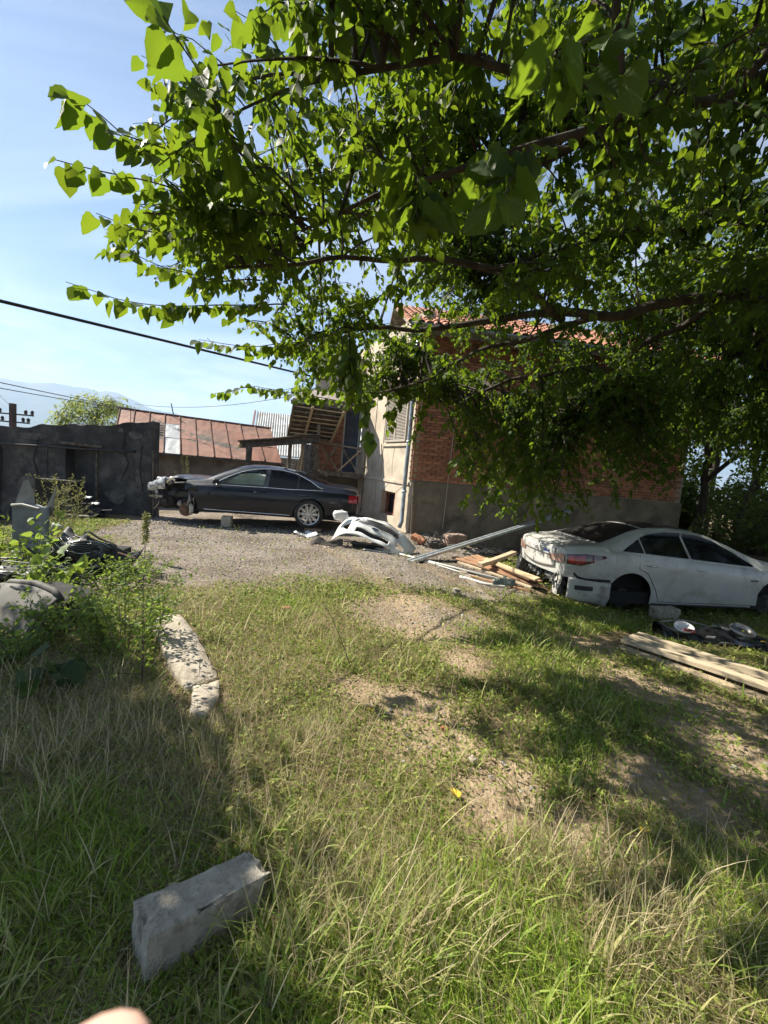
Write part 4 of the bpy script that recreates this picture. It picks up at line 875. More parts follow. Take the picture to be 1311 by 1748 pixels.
def leaf_mesh(name, P, D, N, Sz, TV=LT_V, TF=LT_F, tint=None, seed=0):
    r = np.random.default_rng(seed); Xx = np.cross(D, N); n = len(P); w = r.uniform(.82, 1.12, n); fold = r.uniform(.2, 1.8, n)
    V = P[:, None]+Sz[:, None, None]*(Xx[:, None]*(TV[None, :, 0]*w[:, None])[..., None]+D[:, None]*TV[None, :, 1, None]+N[:, None]*(TV[None, :, 2]*fold[:, None])[..., None])
    F = (TF[None]+(np.arange(n)*len(TV))[:, None, None]).reshape(-1, 3)
    me = mesh_np(name, V.reshape(-1, 3), F, len(TV) == 10); t_ = r.uniform(0, 1, n)**1.4 if tint is None else tint
    attr(me, "tint", np.repeat(t_, len(TV))); return me
def rv(a=1.): return RNG.normal(0, a, 3)
def shoot(lv, stem, pts, sp, size, r0=.006, droop=.55, start=.0, jit=.25):
    """leafy shoot: alternate leaves along a polyline pts (base -> tip)"""
    pts = np.array(pts, float); df = np.diff(pts, axis=0); seg = np.sqrt((df*df).sum(1)); cum = np.concatenate([[0], np.cumsum(seg)]); L_ = cum[-1]
    if stem is not None: stem.tube([tuple(p) for p in pts], list(np.linspace(r0, max(r0*.35, .0012), len(pts))), 4 if r0 > .005 else 3, False)
    n = max(1, int(L_*(1-start)/sp)+1); s = np.minimum(np.cumsum(sp*RNG.uniform(.6, 1.4, n))-sp+L_*start, L_); i = np.clip(np.searchsorted(cum, s*.9999)-1, 0, len(seg)-1)
    f_ = ((s-cum[i])/np.maximum(seg[i], 1e-9))[:, None]; p = pts[i]+df[i]*f_; tg = df[i]/np.maximum(seg[i], 1e-6)[:, None]
    sd = np.stack([tg[:, 1], -tg[:, 0], 0*s], 1); sd /= np.maximum(np.sqrt((sd*sd).sum(1)), 1e-6)[:, None]; side = (1-2*(np.arange(n) % 2))[:, None]; up = np.array([0, 0, 1.])
    d = sd*side*RNG.uniform(.3, .8, (n, 1))+tg*RNG.uniform(.15, .6, (n, 1))-up*droop*RNG.uniform(.6, 1.6, (n, 1))+RNG.normal(0, jit, (n, 3))
    n_ = up*.75+sd*side*.6+RNG.normal(0, .55, (n, 3)); lv.add(p+unit(d)*size*.28, d, n_, size*RNG.uniform(.65, 1.2, n))
def bez(a, b, c, n=6):
    t_ = np.linspace(0, 1, n)[:, None]; return a*(1-t_)**2+2*b*t_*(1-t_)+c*t_**2
def resample(pts, step=.12):
    pts = np.array(pts, float); seg = np.linalg.norm(np.diff(pts, axis=0), axis=1); cum = np.concatenate([[0], np.cumsum(seg)]); n = max(3, int(cum[-1]/step)); s = np.linspace(0, cum[-1], n)
    return np.stack([np.interp(s, cum, pts[:, k]) for k in range(3)], 1)
def wob(P, amp, seed):
    s = np.arange(len(P))*.31; env = np.sin(np.linspace(0, math.pi, len(P)))[:, None]
    return P+np.stack([noise3(s, s*0+k*7, 0, seed) for k in range(3)], 1)*amp*env
def grow(lv, stem, nodes, targets, leaf, sp=.055, twig=(.22, .45), step=.13, droop=.55, r0=.016, outward=None):
    """secondary branches from the nearest limb point to every target, twigs along their outer part"""
    N_ = np.array(nodes)
    for ti, T in enumerate(targets):
        dd = np.linalg.norm(N_-T, axis=1); cand = np.argsort(dd)[:6]; B_ = N_[cand[RNG.integers(0, 6)]]
        mid = (B_+T)/2+np.array([0, 0, .18*np.linalg.norm(T-B_)])+rv(.12); c_ = bez(B_, mid, np.array(T), 7); L_ = np.linalg.norm(np.diff(c_, axis=0), axis=1).sum()
        stem.tube([tuple(p) for p in c_], list(np.linspace(r0*min(1.6, .5+L_*.4), .004, 7)), 4, False)
        m_ = max(3, int(L_*.85/step)); fwd = unit((c_[-1]-c_[-3])[None])[0]
        for k_ in range(m_):
            f_ = .15+.85*(k_+RNG.uniform(0, 1))/m_; f_ = min(f_, 1); p = np.array([np.interp(f_, np.linspace(0, 1, 7), c_[:, q_]) for q_ in range(3)])
            dr = rv(.8)*np.array([1, 1, .5])+fwd*.6
            if outward is not None: dr = dr+outward*.3
            dr = unit(dr[None])[0]; tl_ = RNG.uniform(*twig); e_ = p+dr*tl_+np.array([0, 0, -.14*tl_]); shoot(lv, stem if RNG.random() < .65 else None, bez(p, p+dr*tl_*.5+np.array([0, 0, .05]), e_, 3), sp, leaf*RNG.uniform(.8, 1.15), .0045, droop)

BARK = mat("bark", (.028,.022,.017), (.07,.057,.044), rough=.95, scale=9, bump=.8, bscale=26, stretch=(1,1,.25))
MULB = leafmat("mulberry_leaf", (.017,.038,.010), (.036,.072,.016), (.29,.47,.032), rough=.55, tw=.31)
FOL2 = leafmat("dull_leaf", (.035,.06,.016), (.07,.105,.03), (.26,.38,.06), rough=.5, tw=.36)
WEEDL = leafmat("weed_leaf", (.07,.12,.03), (.13,.20,.05), (.28,.42,.07), rough=.5, tw=.4)
PALEW = leafmat("pale_weed", (.15,.18,.07), (.26,.27,.13), (.30,.33,.13), rough=.6, tw=.35)
STEMG = mat("green_stem", (.09,.10,.04), (.16,.15,.07), rough=.7)
STEMB = mat("brown_stem", (.07,.05,.035), (.13,.10,.07), rough=.9)

# ------------------------------------------------------------------ the big mulberry tree, trunk outside the frame at the right
TB = np.array([5.7, 4.4, tzf(5.7, 4.4)-.05])
tree = thing("mulberry_tree", "large mulberry tree whose broad leafy boughs overhang the yard", "tree", tuple(TB))
limbs = [
 ([(5.7,4.4,-.4),(5.68,4.4,.8),(5.55,4.42,1.9),(5.4,4.45,2.9),(5.3,4.45,3.6)], .26, .19, "trunk"),
 ([(5.35,4.45,3.3),(4.9,4.8,3.75),(4.2,5.0,3.85),(3.18,5.0,3.73),(2.13,5.2,3.53),(1.19,5.5,3.5),(.13,5.8,3.42),(-.65,6.0,3.38),(-1.4,6.1,3.2)], .085, .016, "limb"),
 ([(5.3,4.45,3.5),(4.4,4.2,4.6),(3.4,3.8,5.1),(2.6,3.4,4.9),(2.15,3.3,4.33),(1.56,3.1,4.25),(.86,2.9,4.03),(.2,2.7,3.95),(-.5,2.6,3.7)], .07, .014, "limb"),
 ([(1.9,3.2,4.3),(1.57,3.1,4.2),(1.08,3.0,3.82),(.72,3.0,3.68),(.3,3.1,3.58),(-.2,3.3,3.5),(-.8,3.5,3.35)], .034, .011, "limb"),
 ([(4.6,4.9,3.8),(3.91,5.5,4.0),(3.64,6.0,3.77),(3.08,6.3,3.34),(2.4,6.6,3.2),(1.75,6.8,3.05),(.83,7.0,2.65)], .05, .018, "limb"),
 ([(2.3,5.2,3.55),(1.41,6.0,3.36),(.54,6.4,2.98),(-.2,6.6,2.7)], .04, .014, "limb"),
 ([(5.3,4.45,3.6),(4.9,5.2,4.6),(4.2,6.0,5.2),(3.2,6.6,5.3),(2.0,6.9,5.0),(1.0,7.0,4.6)], .07, .015, "limb"),
 ([(3.3,3.8,5.1),(2.4,4.4,5.2),(1.4,4.8,5.0),(.4,4.9,4.6),(-.6,4.8,4.1),(-1.4,4.6,3.6)], .07, .016, "limb"),
 ([(4.9,4.3,4.2),(4.6,3.2,4.6),(4.2,2.3,4.7),(3.5,1.6,4.6),(2.6,1.4,4.4),(1.7,1.4,4.1)], .05, .014, "limb"),
 ([(1.9,5.3,3.5),(1.0,4.6,3.6),(.0,4.2,3.5),(-.9,4.0,3.3),(-1.5,3.8,3.15)], .045, .012, "limb"),
 ([(4.9,5.0,3.9),(5.4,6.4,4.3),(5.9,7.8,4.1),(6.4,9.2,3.6)], .08, .02, "limb"),
 ([(5.4,6.4,4.3),(4.8,7.6,4.2),(4.4,8.6,3.8),(3.8,9.4,3.3)], .05, .014, "limb"),
 ([(5.9,7.8,4.1),(7.0,8.4,3.9),(7.8,9.0,3.3)], .05, .014, "limb"),
 ([(3.08,6.3,3.34),(3.3,7.0,3.2),(3.2,7.6,2.9),(2.8,7.8,2.5)], .04, .012, "limb"),
 ([(1.30,3.05,3.95),(1.12,2.75,4.5),(.95,2.45,5.0),(1.0,2.1,5.6)], .03, .012, "limb"),
]
nodes = []; big_l = []
for i, (pts, ra, rb, nm) in enumerate(limbs):
    P = wob(resample(pts, .14), .07 if nm == "limb" else .03, 60+i); k = MB(); k.tube([tuple(p-TB) for p in P], list(np.linspace(ra, rb, len(P))), 9); k.build(nm, BARK, tree, smooth=True)
    if nm == "limb": nodes += list(P[2:])
lv = Leaves(); st = MB()
xl_y = ([1.2, 2, 2.5, 3.1, 3.6, 4.5, 5.5, 6.5, 7.5, 8.5, 9.5], [-.3, -.85, -1.4, -1.95, -2.3, -2.4, -1.95, -1.5, -.3, .8, 1.6])
tg = []
while len(tg) < 1030:
    x, y = RNG.uniform(-2.5, 7.6), RNG.uniform(1.1, 9.4); xl_ = np.interp(y, *xl_y)
    if x < xl_: continue
    ins = min(1, (x-xl_)/1.6)
    if y < 2.0 and x > .3 and RNG.random() < .55: continue
    if y > 6.2 and x < 3.2 and RNG.random() < .25: continue
    fl_ = 3.05+.75*(1-float(sstep(2.4, 4.4, y)))*float(sstep(-.9, .2, x))+.12*math.sin(x*2.1+y)+(-.25 if y > 5 else 0); z = fl_+RNG.uniform(0, 1)*(.45+2.9*ins)
    tg.append((x, y, z))
# boughs drooping in front of the brick wall and over the white sedan
for _ in range(170):
    x, y = RNG.uniform(3.6, 8.6), RNG.uniform(7.6, 10.2); tg.append((x, y, RNG.uniform(np.interp(x, [3.6, 5, 8.6], [2.3, 2.35, 2.0]), 4.2)))
for _ in range(120):
    x, y = RNG.uniform(1.3, 4.8), RNG.uniform(6.4, 8.4); tg.append((x, y, RNG.uniform(np.interp(x, [1.3, 2.2, 3.2, 4.8], [1.2, .95, 1.2, 1.8]), 3.2)))
for _ in range(34): tg.append((RNG.uniform(-.9, .7), RNG.uniform(6.3, 7.7), RNG.uniform(2.75, 3.6)))
grow(lv, st, nodes, tg, .080, sp=.035, step=.095, twig=(.2, .42))
up_t = [(RNG.uniform(-.4, 7.4), RNG.uniform(2.4, 9.2), RNG.uniform(4.9, 6.6)) for _ in range(260)]
grow(lv, st, nodes, up_t, .15, sp=.085, step=.17, twig=(.25, .5), r0=.02)
# shoots reaching into the open sky at the left (base -> tip)
for pts, sz in [
 ([(-.87,2.7,3.13),(-.93,2.3,3.21),(-.98,2.1,3.24),(-1.05,1.95,3.30),(-1.09,1.88,3.38)], .13),
 ([(-.9,2.9,3.40),(-1.2,2.9,3.36),(-1.38,2.6,3.26),(-1.58,2.5,3.25),(-1.73,2.45,3.36),(-1.87,2.4,3.38)], .12),
 ([(-1.1,3.3,3.35),(-1.39,3.1,3.29),(-1.58,2.8,3.20),(-1.84,2.6,3.13),(-1.97,2.5,3.10)], .12),
 ([(-1.2,3.4,3.2),(-1.68,3.3,3.14),(-1.86,3.1,3.06),(-2.06,3.0,3.09)], .12),
 ([(-1.2,4.7,3.2),(-1.6,4.6,3.13),(-2.07,4.1,2.91),(-2.42,3.8,2.82),(-2.71,3.6,2.85)], .125),
 ([(-.8,5.6,3.2),(-1.16,5.5,3.07),(-1.71,5.2,2.87),(-2.25,5.0,2.84)], .12),
 ([(-1.4,4.4,3.3),(-1.8,4.2,3.2),(-2.1,3.9,3.15),(-2.35,3.7,3.2)], .12),
 ([(-.3,6.9,2.62),(-.67,7.0,2.54),(-1.39,6.8,2.63),(-2.14,6.6,2.62),(-2.71,6.6,2.47)], .12),
 ([(-.2,6.7,2.7),(-.8,6.8,2.72),(-1.5,6.9,2.75),(-1.9,6.9,2.6)], .12),
 ([(-.5,4.4,2.9),(-.42,4.2,2.45),(-.26,4.0,2.12),(-.18,4.0,1.86)], .14),
 ([(-.6,4.6,2.9),(-.5,4.4,2.5),(-.36,4.25,2.2)], .14),
 ([(-.1,2.8,3.4),(-.05,2.6,3.2),(-.01,2.3,2.95),(.04,2.2,2.8)], .15), ([(.0,2.7,3.3),(.06,2.4,3.05),(.12,2.25,2.85)], .15),
 ([(.6,2.4,3.3),(.48,2.2,3.04),(.39,1.95,2.80),(.34,1.85,2.68)], .15),
 ([(.5,1.9,3.3),(.46,1.6,3.05),(.40,1.45,2.9)], .14),
 ([(2.3,6.9,3.0),(2.06,6.8,2.75),(1.33,6.4,2.04),(.89,6.2,1.70)], .11), ([(2.2,7.0,2.9),(1.68,7.0,1.8),(1.4,6.9,1.35),(1.24,6.8,1.1)], .11), ([(2.3,7.1,2.6),(1.9,6.9,1.7),(1.7,6.85,1.2)], .11), ([(2.6,7.1,2.6),(2.2,7.0,1.8),(2.05,6.95,1.35)], .11), ([(2.5,6.9,2.8),(1.6,6.6,2.1),(1.15,6.5,1.6)], .11),
 ([(.2,7.0,2.9),(.05,7.0,2.5),(-.05,6.9,2.2)], .11), ([(.6,7.1,2.8),(.45,7.1,2.4),(.35,7.0,2.05)], .11)]:
    P = wob(resample(pts, .1), .03, 5)
    shoot(lv, st, P, .042, sz, .008, .6)
    for _ in range(3):
        i = RNG.integers(1, max(2, len(P)*2//3)); d = unit(rv(1.)[None])[0]*.22; d[2] = -abs(d[2])*.4; shoot(lv, st, [P[i], P[i]+d*.6+(P[-1]-P[0])*.05, P[i]+d+(P[-1]-P[0])*.1], .05, sz, .004, .6)
P, D, N, Sz = lv.arrays(); Pl = P-TB
# the leaves that show largest become single leaves, the rest is the crown
cv = P-np.array([0, 0, EYE]); F_ = np.array(_f); dep = cv @ F_; uu_ = (cv @ np.array(_r))/np.maximum(dep, .01); vv_ = (cv @ np.array(_u))/np.maximum(dep, .01)
keepL = ~((dep < .75) & (dep > -1) & (np.hypot(P[:, 0], P[:, 1]) < 1.1))
inview = (dep > .4) & (np.abs(uu_) < .88) & (np.abs(vv_) < 1.18)
score = np.where(inview & keepL, Sz/np.maximum(dep, .3), 0); order = np.argsort(-score); pick = order[:295]
restm = keepL.copy(); restm[pick] = False; rest_i = np.where(restm)[0]
bigr = rest_i[score[rest_i] > .0135]; farr = rest_i[score[rest_i] <= .0135]; print("near/far leaves", len(bigr), len(farr))
LDW_V = LD_V*np.array([1.35, 1, 1.4]); LDW_V[1, 1] = LDW_V[3, 1] = .28
tag(link("crown", leaf_mesh("crown", Pl[bigr], D[bigr], N[bigr], Sz[bigr], seed=3), MULB, tree), kind="stuff")
tag(link("crown", leaf_mesh("crown", Pl[farr], D[farr], N[farr], Sz[farr], LDW_V[:4], np.array([(0, 1, 2), (0, 2, 3)]), seed=4), MULB, tree), kind="stuff")
def fine_leaf(v):
    rr_ = np.random.default_rng(v); ts = np.linspace(0, 1, 10); hw = np.array([.0,.30,.41,.44,.42,.37,.30,.21,.11,.0]); ey = np.array([.0,-.05,.06,.20,.36,.52,.67,.81,.93,1.05]); V = []
    sw_ = rr_.uniform(.85, 1.1); fo = rr_.uniform(.10, .40); cu = rr_.uniform(.05, .30); tw_ = rr_.uniform(-.12, .12)
    for i, t_ in enumerate(ts):
        my = 1.05*t_; V.append((0, my, -cu*my*my))
        for sg in (-1, 1):
            x = sg*hw[i]*sw_*(1+.05*(-1)**i+rr_.normal(0, .025)); y = ey[i]+rr_.normal(0, .008); V.append((x*.5, (my+y)/2, fo*abs(x)*.45-cu*my*my+.012*(-1)**i)); V.append((x, y, fo*abs(x)-cu*my*my+.02*rr_.normal()+tw_*x))
    F = []
    for i in range(9):
        p, q_ = i*5, (i+1)*5
        for a_, b_ in ((0, 1), (1, 2)): F += [(p+a_, p+b_, q_+b_), (p+a_, q_+b_, q_+a_)]
        for a_, b_ in ((0, 3), (3, 4)): F += [(p+b_, p+a_, q_+b_), (p+a_, q_+a_, q_+b_)]
    me_ = mesh_np("leaf", np.array(V), np.array(F), True); attr(me_, "tint", np.full(len(V), rr_.uniform(0, .7))); return me_
MULBN = MULB.copy(); MULBN.name = "mulberry_leaf_veined"; nt = MULBN.node_tree; L = nt.links.new
tcn = nd(nt, "ShaderNodeTexCoord"); sp_ = nd(nt, "ShaderNodeSeparateXYZ"); L(tcn.outputs["Object"], sp_.inputs[0])
def nm(op, a, b=None, clamp=False):
    n = nd(nt, "ShaderNodeMath"); n.operation = op; n.use_clamp = clamp
    for i_, v in enumerate((a, b)):
        if v is None: continue
        if isinstance(v, (int, float)): n.inputs[i_].default_value = v
        else: L(v, n.inputs[i_])
    return n.outputs[0]
ax__ = nm('ABSOLUTE', sp_.outputs[0]); mid_ = nm('SUBTRACT', 1.0, nm('MULTIPLY', ax__, 45.), True)
fr_ = nm('FRACT', nm('MULTIPLY', nm('SUBTRACT', sp_.outputs[1], nm('MULTIPLY', ax__, .75)), 6.5)); sidev = nm('SUBTRACT', 1.0, nm('MULTIPLY', nm('ABSOLUTE', nm('SUBTRACT', fr_, .5)), 14.), True)
vein = nm('MAXIMUM', mid_, nm('MULTIPLY', sidev, .6)); pb_ = [n for n in nt.nodes if n.type == 'BSDF_PRINCIPLED'][0]; src = pb_.inputs["Base Color"].links[0].from_socket
mv = nd(nt, "ShaderNodeMixRGB"); L(nm('MULTIPLY', vein, .55), mv.inputs[0]); L(src, mv.inputs[1]); mv.inputs[2].default_value = (.14,.19,.06,1); L(mv.outputs[0], pb_.inputs["Base Color"])
bpn = nd(nt, "ShaderNodeBump", Strength=.35, Distance=.01); L(vein, bpn.inputs["Height"]); L(bpn.outputs[0], pb_.inputs["Normal"])
variants = []
for v in range(8):
    me_ = fine_leaf(v); me_.materials.append(MULBN); variants.append(me_)
for n_, i in enumerate(pick):
    o = bpy.data.objects.new("leaf", variants[n_ % 8]); COL.objects.link(o); o.parent = tree; xx_ = np.cross(D[i], N[i])
    M_ = Matrix(((xx_[0], D[i][0], N[i][0]), (xx_[1], D[i][1], N[i][1]), (xx_[2], D[i][2], N[i][2]))); o.rotation_euler = M_.to_euler(); o.location = tuple(Pl[i]); s_ = float(Sz[i]); o.scale = (s_, s_, s_)
sb = MB(); sb.v = [(a-TB[0], b_-TB[1], c_-TB[2]) for a, b_, c_ in st.v]; sb.f = st.f; tag(sb.build("branches", BARK, tree), kind="stuff")
print("mulberry leaves", len(P))

# ------------------------------------------------------------------ other trees
def simple_tree(name, label, base, trunk_pts, r0, blobs_, nt_, leaf, m_, TV, TF, sp=.09, group=None, twig=(.25, .6), seed=1):
    B_ = np.array(base, float); t_ = thing(name, label, "tree", tuple(B_), group=group); nodes_ = []
    for j, tp_ in enumerate(trunk_pts):
        P = wob(resample(tp_, .25), .10, seed*10+j); k = MB(); rr_ = r0*(1 if j == 0 else .55); k.tube([tuple(p-B_) for p in P], list(np.linspace(rr_, rr_*.3, len(P))), 8); k.build("trunk" if j == 0 else "limb", BARK, t_, smooth=True); nodes_ += list(P[len(P)//3:])
    lv_ = Leaves(); st_ = MB(); T_ = []
    w_ = np.array([b_[1][0]*b_[1][1]*b_[1][2] for b_ in blobs_]); w_ = w_/w_.sum()
    for _ in range(nt_):
        c_, r_ = blobs_[RNG.choice(len(blobs_), p=w_)]; d = rv(1.); d /= np.linalg.norm(d); T_.append(np.array(c_)+d*np.array(r_)*RNG.uniform(.35, 1)**.5)
    grow(lv_, st_, nodes_, T_, leaf, sp=sp, twig=twig, step=.2)
    P, D_, N_, S_ = lv_.arrays(); tag(link("crown", leaf_mesh("crown", P-B_, D_, N_, S_, TV, TF, seed=seed), m_, t_), kind="stuff")
    k = MB(); k.v = [(a-B_[0], b_-B_[1], c_-B_[2]) for a, b_, c_ in st_.v]; k.f = st_.f; tag(k.build("branches", BARK, t_), kind="stuff"); return t_
simple_tree("yard_tree", "slim tree with dark trunk just right of the brick wall's end", (9.15,12.6,-.2), [[(9.15,12.6,-.3),(9.2,12.6,1.2),(9.3,12.6,2.6),(9.5,12.5,4.2),(9.6,12.4,5.5)],[(9.3,12.6,2.4),(8.6,12.2,3.4),(8.1,11.6,4.2)],[(9.25,12.6,2.0),(10.0,12.2,3.0),(10.4,11.8,4.0)]], .13, [((9.4,12.0,4.6),(1.7,1.5,1.6)),((8.4,11.3,3.8),(1.0,1.0,1.0)),((10.2,11.6,3.6),(1.0,1.0,1.2))], 190, .14, FOL2, LD_V, LD_F, group="trees behind the white car", seed=1)
simple_tree("yard_tree", "leaning dark-stemmed tree second from the brick wall's end", (10.1,12.3,-.2), [[(10.1,12.3,-.3),(10.15,12.3,1.0),(10.35,12.2,2.4),(10.6,12.1,4.4)],[(10.2,12.3,1.6),(10.9,12.0,2.6),(11.4,11.7,3.4)],[(10.3,12.2,2.2),(9.8,11.8,3.2),(9.5,11.4,4.0)]], .11, [((10.8,11.8,4.4),(1.6,1.4,1.7)),((11.2,11.2,3.0),(1.0,.8,1.0))], 170, .13, FOL2, LD_V, LD_F, group="trees behind the white car", seed=2)
simple_tree("yard_tree", "broad leafy tree at the right edge behind the white sedan's nose", (12.4,11.6,-.3), [[(12.4,11.6,-.4),(12.3,11.5,1.6),(12.0,11.2,3.2),(11.6,10.8,5.0)],[(12.3,11.5,1.4),(11.4,11.0,2.4),(10.7,10.6,3.2)],[(12.0,11.2,3.0),(12.5,10.2,4.0),(12.3,9.4,4.6)]], .16, [((11.8,10.6,5.0),(2.2,1.6,1.8)),((10.9,10.3,3.4),(1.2,.9,1.0)),((12.6,9.6,3.4),(1.4,1.0,1.4))], 230, .14, FOL2, LD_V, LD_F, group="trees behind the white car", seed=3)
simple_tree("yard_tree", "tall background tree showing between the slim trunks at the right", (13.0,17.5,-.2), [[(13.0,17.5,-.4),(13.0,17.4,2.0),(12.8,17.2,4.5),(12.6,17.0,7.5)],[(12.9,17.3,3.0),(11.6,16.8,4.6),(10.6,16.4,5.6)],[(12.9,17.3,3.4),(14.2,16.8,5.0),(15.2,16.4,6.0)]], .2, [((12.6,16.8,6.2),(3.0,2.0,2.4)),((14.6,16.2,4.6),(2.0,1.5,1.8)),((11.0,16.0,4.4),(1.6,1.4,1.5))], 170, .2, FOL2, LD_V, LD_F, sp=.13, twig=(.4, .9), group="trees behind the white car", seed=4)
simple_tree("yard_tree", "unseen tree right of the frame, added to shade the white sedan", (10.2,7.2,-.5), [[(10.2,7.2,-.6),(10.1,7.2,1.6),(9.8,7.1,3.2),(9.4,7.0,5.0)],[(10.1,7.2,1.8),(10.6,8.2,3.0),(10.8,9.0,4.0)],[(9.9,7.1,2.6),(9.2,6.0,3.6),(8.8,5.2,4.4)]], .18, [((9.6,7.2,4.4),(1.9,1.9,2.0)),((10.8,8.8,3.6),(1.4,1.3,1.6)),((9.2,5.2,4.2),(1.5,1.4,1.5)),((10.6,6.4,2.4),(1.2,1.4,1.2))], 190, .2, FOL2, LD_V, LD_F, sp=.12, twig=(.4, .8), group="trees behind the white car", seed=8)  # unseen tree, added to keep sky light off the sedan
BIGL = leafmat("shade_tree_leaf", (.03,.05,.015), (.05,.08,.022), (.22,.33,.05), rough=.6, tw=.3)
simple_tree("yard_tree", "unseen tree right of the photographer, added to block sky light", (7.2,.6,-.3), [[(7.2,.6,-.4),(7.1,.6,1.8),(6.8,.5,3.4),(6.4,.4,5.2)],[(7.0,.6,2.2),(6.0,-.2,3.6),(5.2,-.8,4.4)],[(7.0,.6,2.4),(7.4,1.8,3.6),(7.2,2.6,4.4)]], .2, [((6.2,.4,4.6),(2.2,2.2,1.6)),((7.6,2.6,3.6),(1.6,1.6,1.6)),((5.0,-1.0,4.6),(1.6,1.4,1.2))], 110, .32, BIGL, LD_V, LD_F, sp=.2, twig=(.5, 1.0), seed=9)  # added out of view: big-leaved crown cuts sky light on car and wall
simple_tree("yard_tree", "unseen tree behind the photographer, added to screen off the sky", (2.2,-4.6,0), [[(2.2,-4.6,-.2),(2.2,-4.6,2.0),(2.1,-4.5,3.8),(2.0,-4.4,5.6)],[(2.2,-4.6,2.4),(.8,-4.2,3.8),(-.4,-3.8,4.6)],[(2.2,-4.6,2.6),(3.6,-4.2,4.0),(4.6,-3.8,4.8)]], .22, [((2.0,-4.2,5.2),(2.6,1.8,1.8)),((-.4,-4.0,4.2),(1.8,1.4,1.6)),((4.6,-3.8,4.4),(1.8,1.6,1.6))], 120, .34, BIGL, LD_V, LD_F, sp=.2, twig=(.5, 1.0), seed=10)  # unseen, put in to hide the sky behind the camera and deepen shade
def bush(label, c, r_, n_, leaf, seed, m_=FOL2, group="shrubs behind the white car", name="shrub", sp=.07):
    z0 = tzf(c[0], c[1]); B_ = np.array([c[0], c[1], z0]); t_ = thing(name, label, "shrub", tuple(B_), group=group); lv_ = Leaves(); st_ = MB()
    for _ in range(n_):
        a = RNG.uniform(0, 2*math.pi); q_ = RNG.uniform(.1, 1)**.5; e_ = np.array([math.cos(a)*r_[0]*q_, math.sin(a)*r_[1]*q_, r_[2]*RNG.uniform(.45, 1.0)*(1.05-.5*q_*q_)]); b0 = np.array([e_[0]*.2, e_[1]*.2, 0])
        P = bez(b0, (b0+e_)/2+np.array([0, 0, .25*r_[2]]), e_, 7); shoot(lv_, st_, P, sp, leaf, .008, .35, .2, .35)
    P, D_, N_, S_ = lv_.arrays(); tag(link("foliage", leaf_mesh("foliage", P, D_, N_, S_, LD_V, LD_F, seed=seed), m_, t_), kind="stuff"); tag(st_.build("stem", STEMB, t_), kind="stuff"); return t_
bush("dense dark shrub at the foot of the trees by the brick wall's end", (9.4, 11.6), (1.0,.8,2.3), 120, .12, 1)
bush("wide shadowy shrub behind the white sedan's hood", (10.7, 11.0), (1.4,.9,2.3), 150, .12, 2)
bush("shadowy shrub at the right edge behind the white sedan", (12.2, 10.4), (1.6,1.0,2.6), 160, .13, 3)
bush("far shrub glimpsed between the trunks at the right", (13.5, 14.5), (2.6,1.3,3.4), 170, .18, 4)
bush("tall screen of leaves at the far right behind the trees", (15.6, 12.6), (2.2,1.6,3.6), 170, .2, 6)
bush("leafy screen filling the gap right of the brick wall", (11.6, 13.2), (1.8,1.0,3.2), 150, .15, 7)
bush("thick hedge shrub far behind the trees at the right", (10.4, 15.6), (2.2,1.2,3.6), 170, .18, 5)
simple_tree("garden_tree", "airy pale green tree rising behind the dark wall", (-13.6,20,-.7), [[(-13.6,20,-.8),(-13.6,20,.6),(-13.5,20,1.8),(-13.3,20,3.4)],[(-13.6,20,.8),(-14.6,19.8,1.8),(-15.3,19.7,2.4)],[(-13.5,20,1.0),(-12.5,19.9,2.0),(-11.9,19.8,2.9)]], .08, [((-13.6,20,2.7),(1.7,1.0,1.2)),((-12.4,19.8,2.8),(1.0,.8,1.0)),((-14.8,19.8,2.3),(.9,.7,.8))], 120, .22, leafmat("acacia_leaf", (.10,.15,.05), (.17,.21,.08), (.38,.48,.15), rough=.5, tw=.45), LN_V, LN_F, sp=.055, seed=6)
# tree standing left of the frame; its dappled shade lies on the grass at the lower left
simple_tree("shade_tree", "tree just outside the left edge shading the lower left grass", (-6.9,3.0,-.2), [[(-6.9,3.0,-.3),(-6.8,3.0,1.4),(-6.4,3.0,2.8),(-6.0,3.0,4.2)],[(-6.4,3.0,2.0),(-5.5,2.8,3.0),(-4.8,2.6,3.5)],[(-6.3,3.0,2.4),(-6.0,4.0,3.4),(-5.8,4.6,3.9)]], .16, [((-5.67,3.85,3.6),(.55,.4,.4)),((-5.16,3.5,3.6),(.55,.4,.4)),((-4.63,3.2,3.6),(.5,.4,.4)),((-4.35,2.75,3.6),(.4,.35,.35)),((-3.85,2.4,3.6),(.28,.25,.3)),((-4.6,2.4,3.8),(.6,.4,.4)),((-5.3,2.8,3.9),(.6,.5,.4))], 420, .15, MULB, LD_V, LD_F, sp=.07, seed=7)

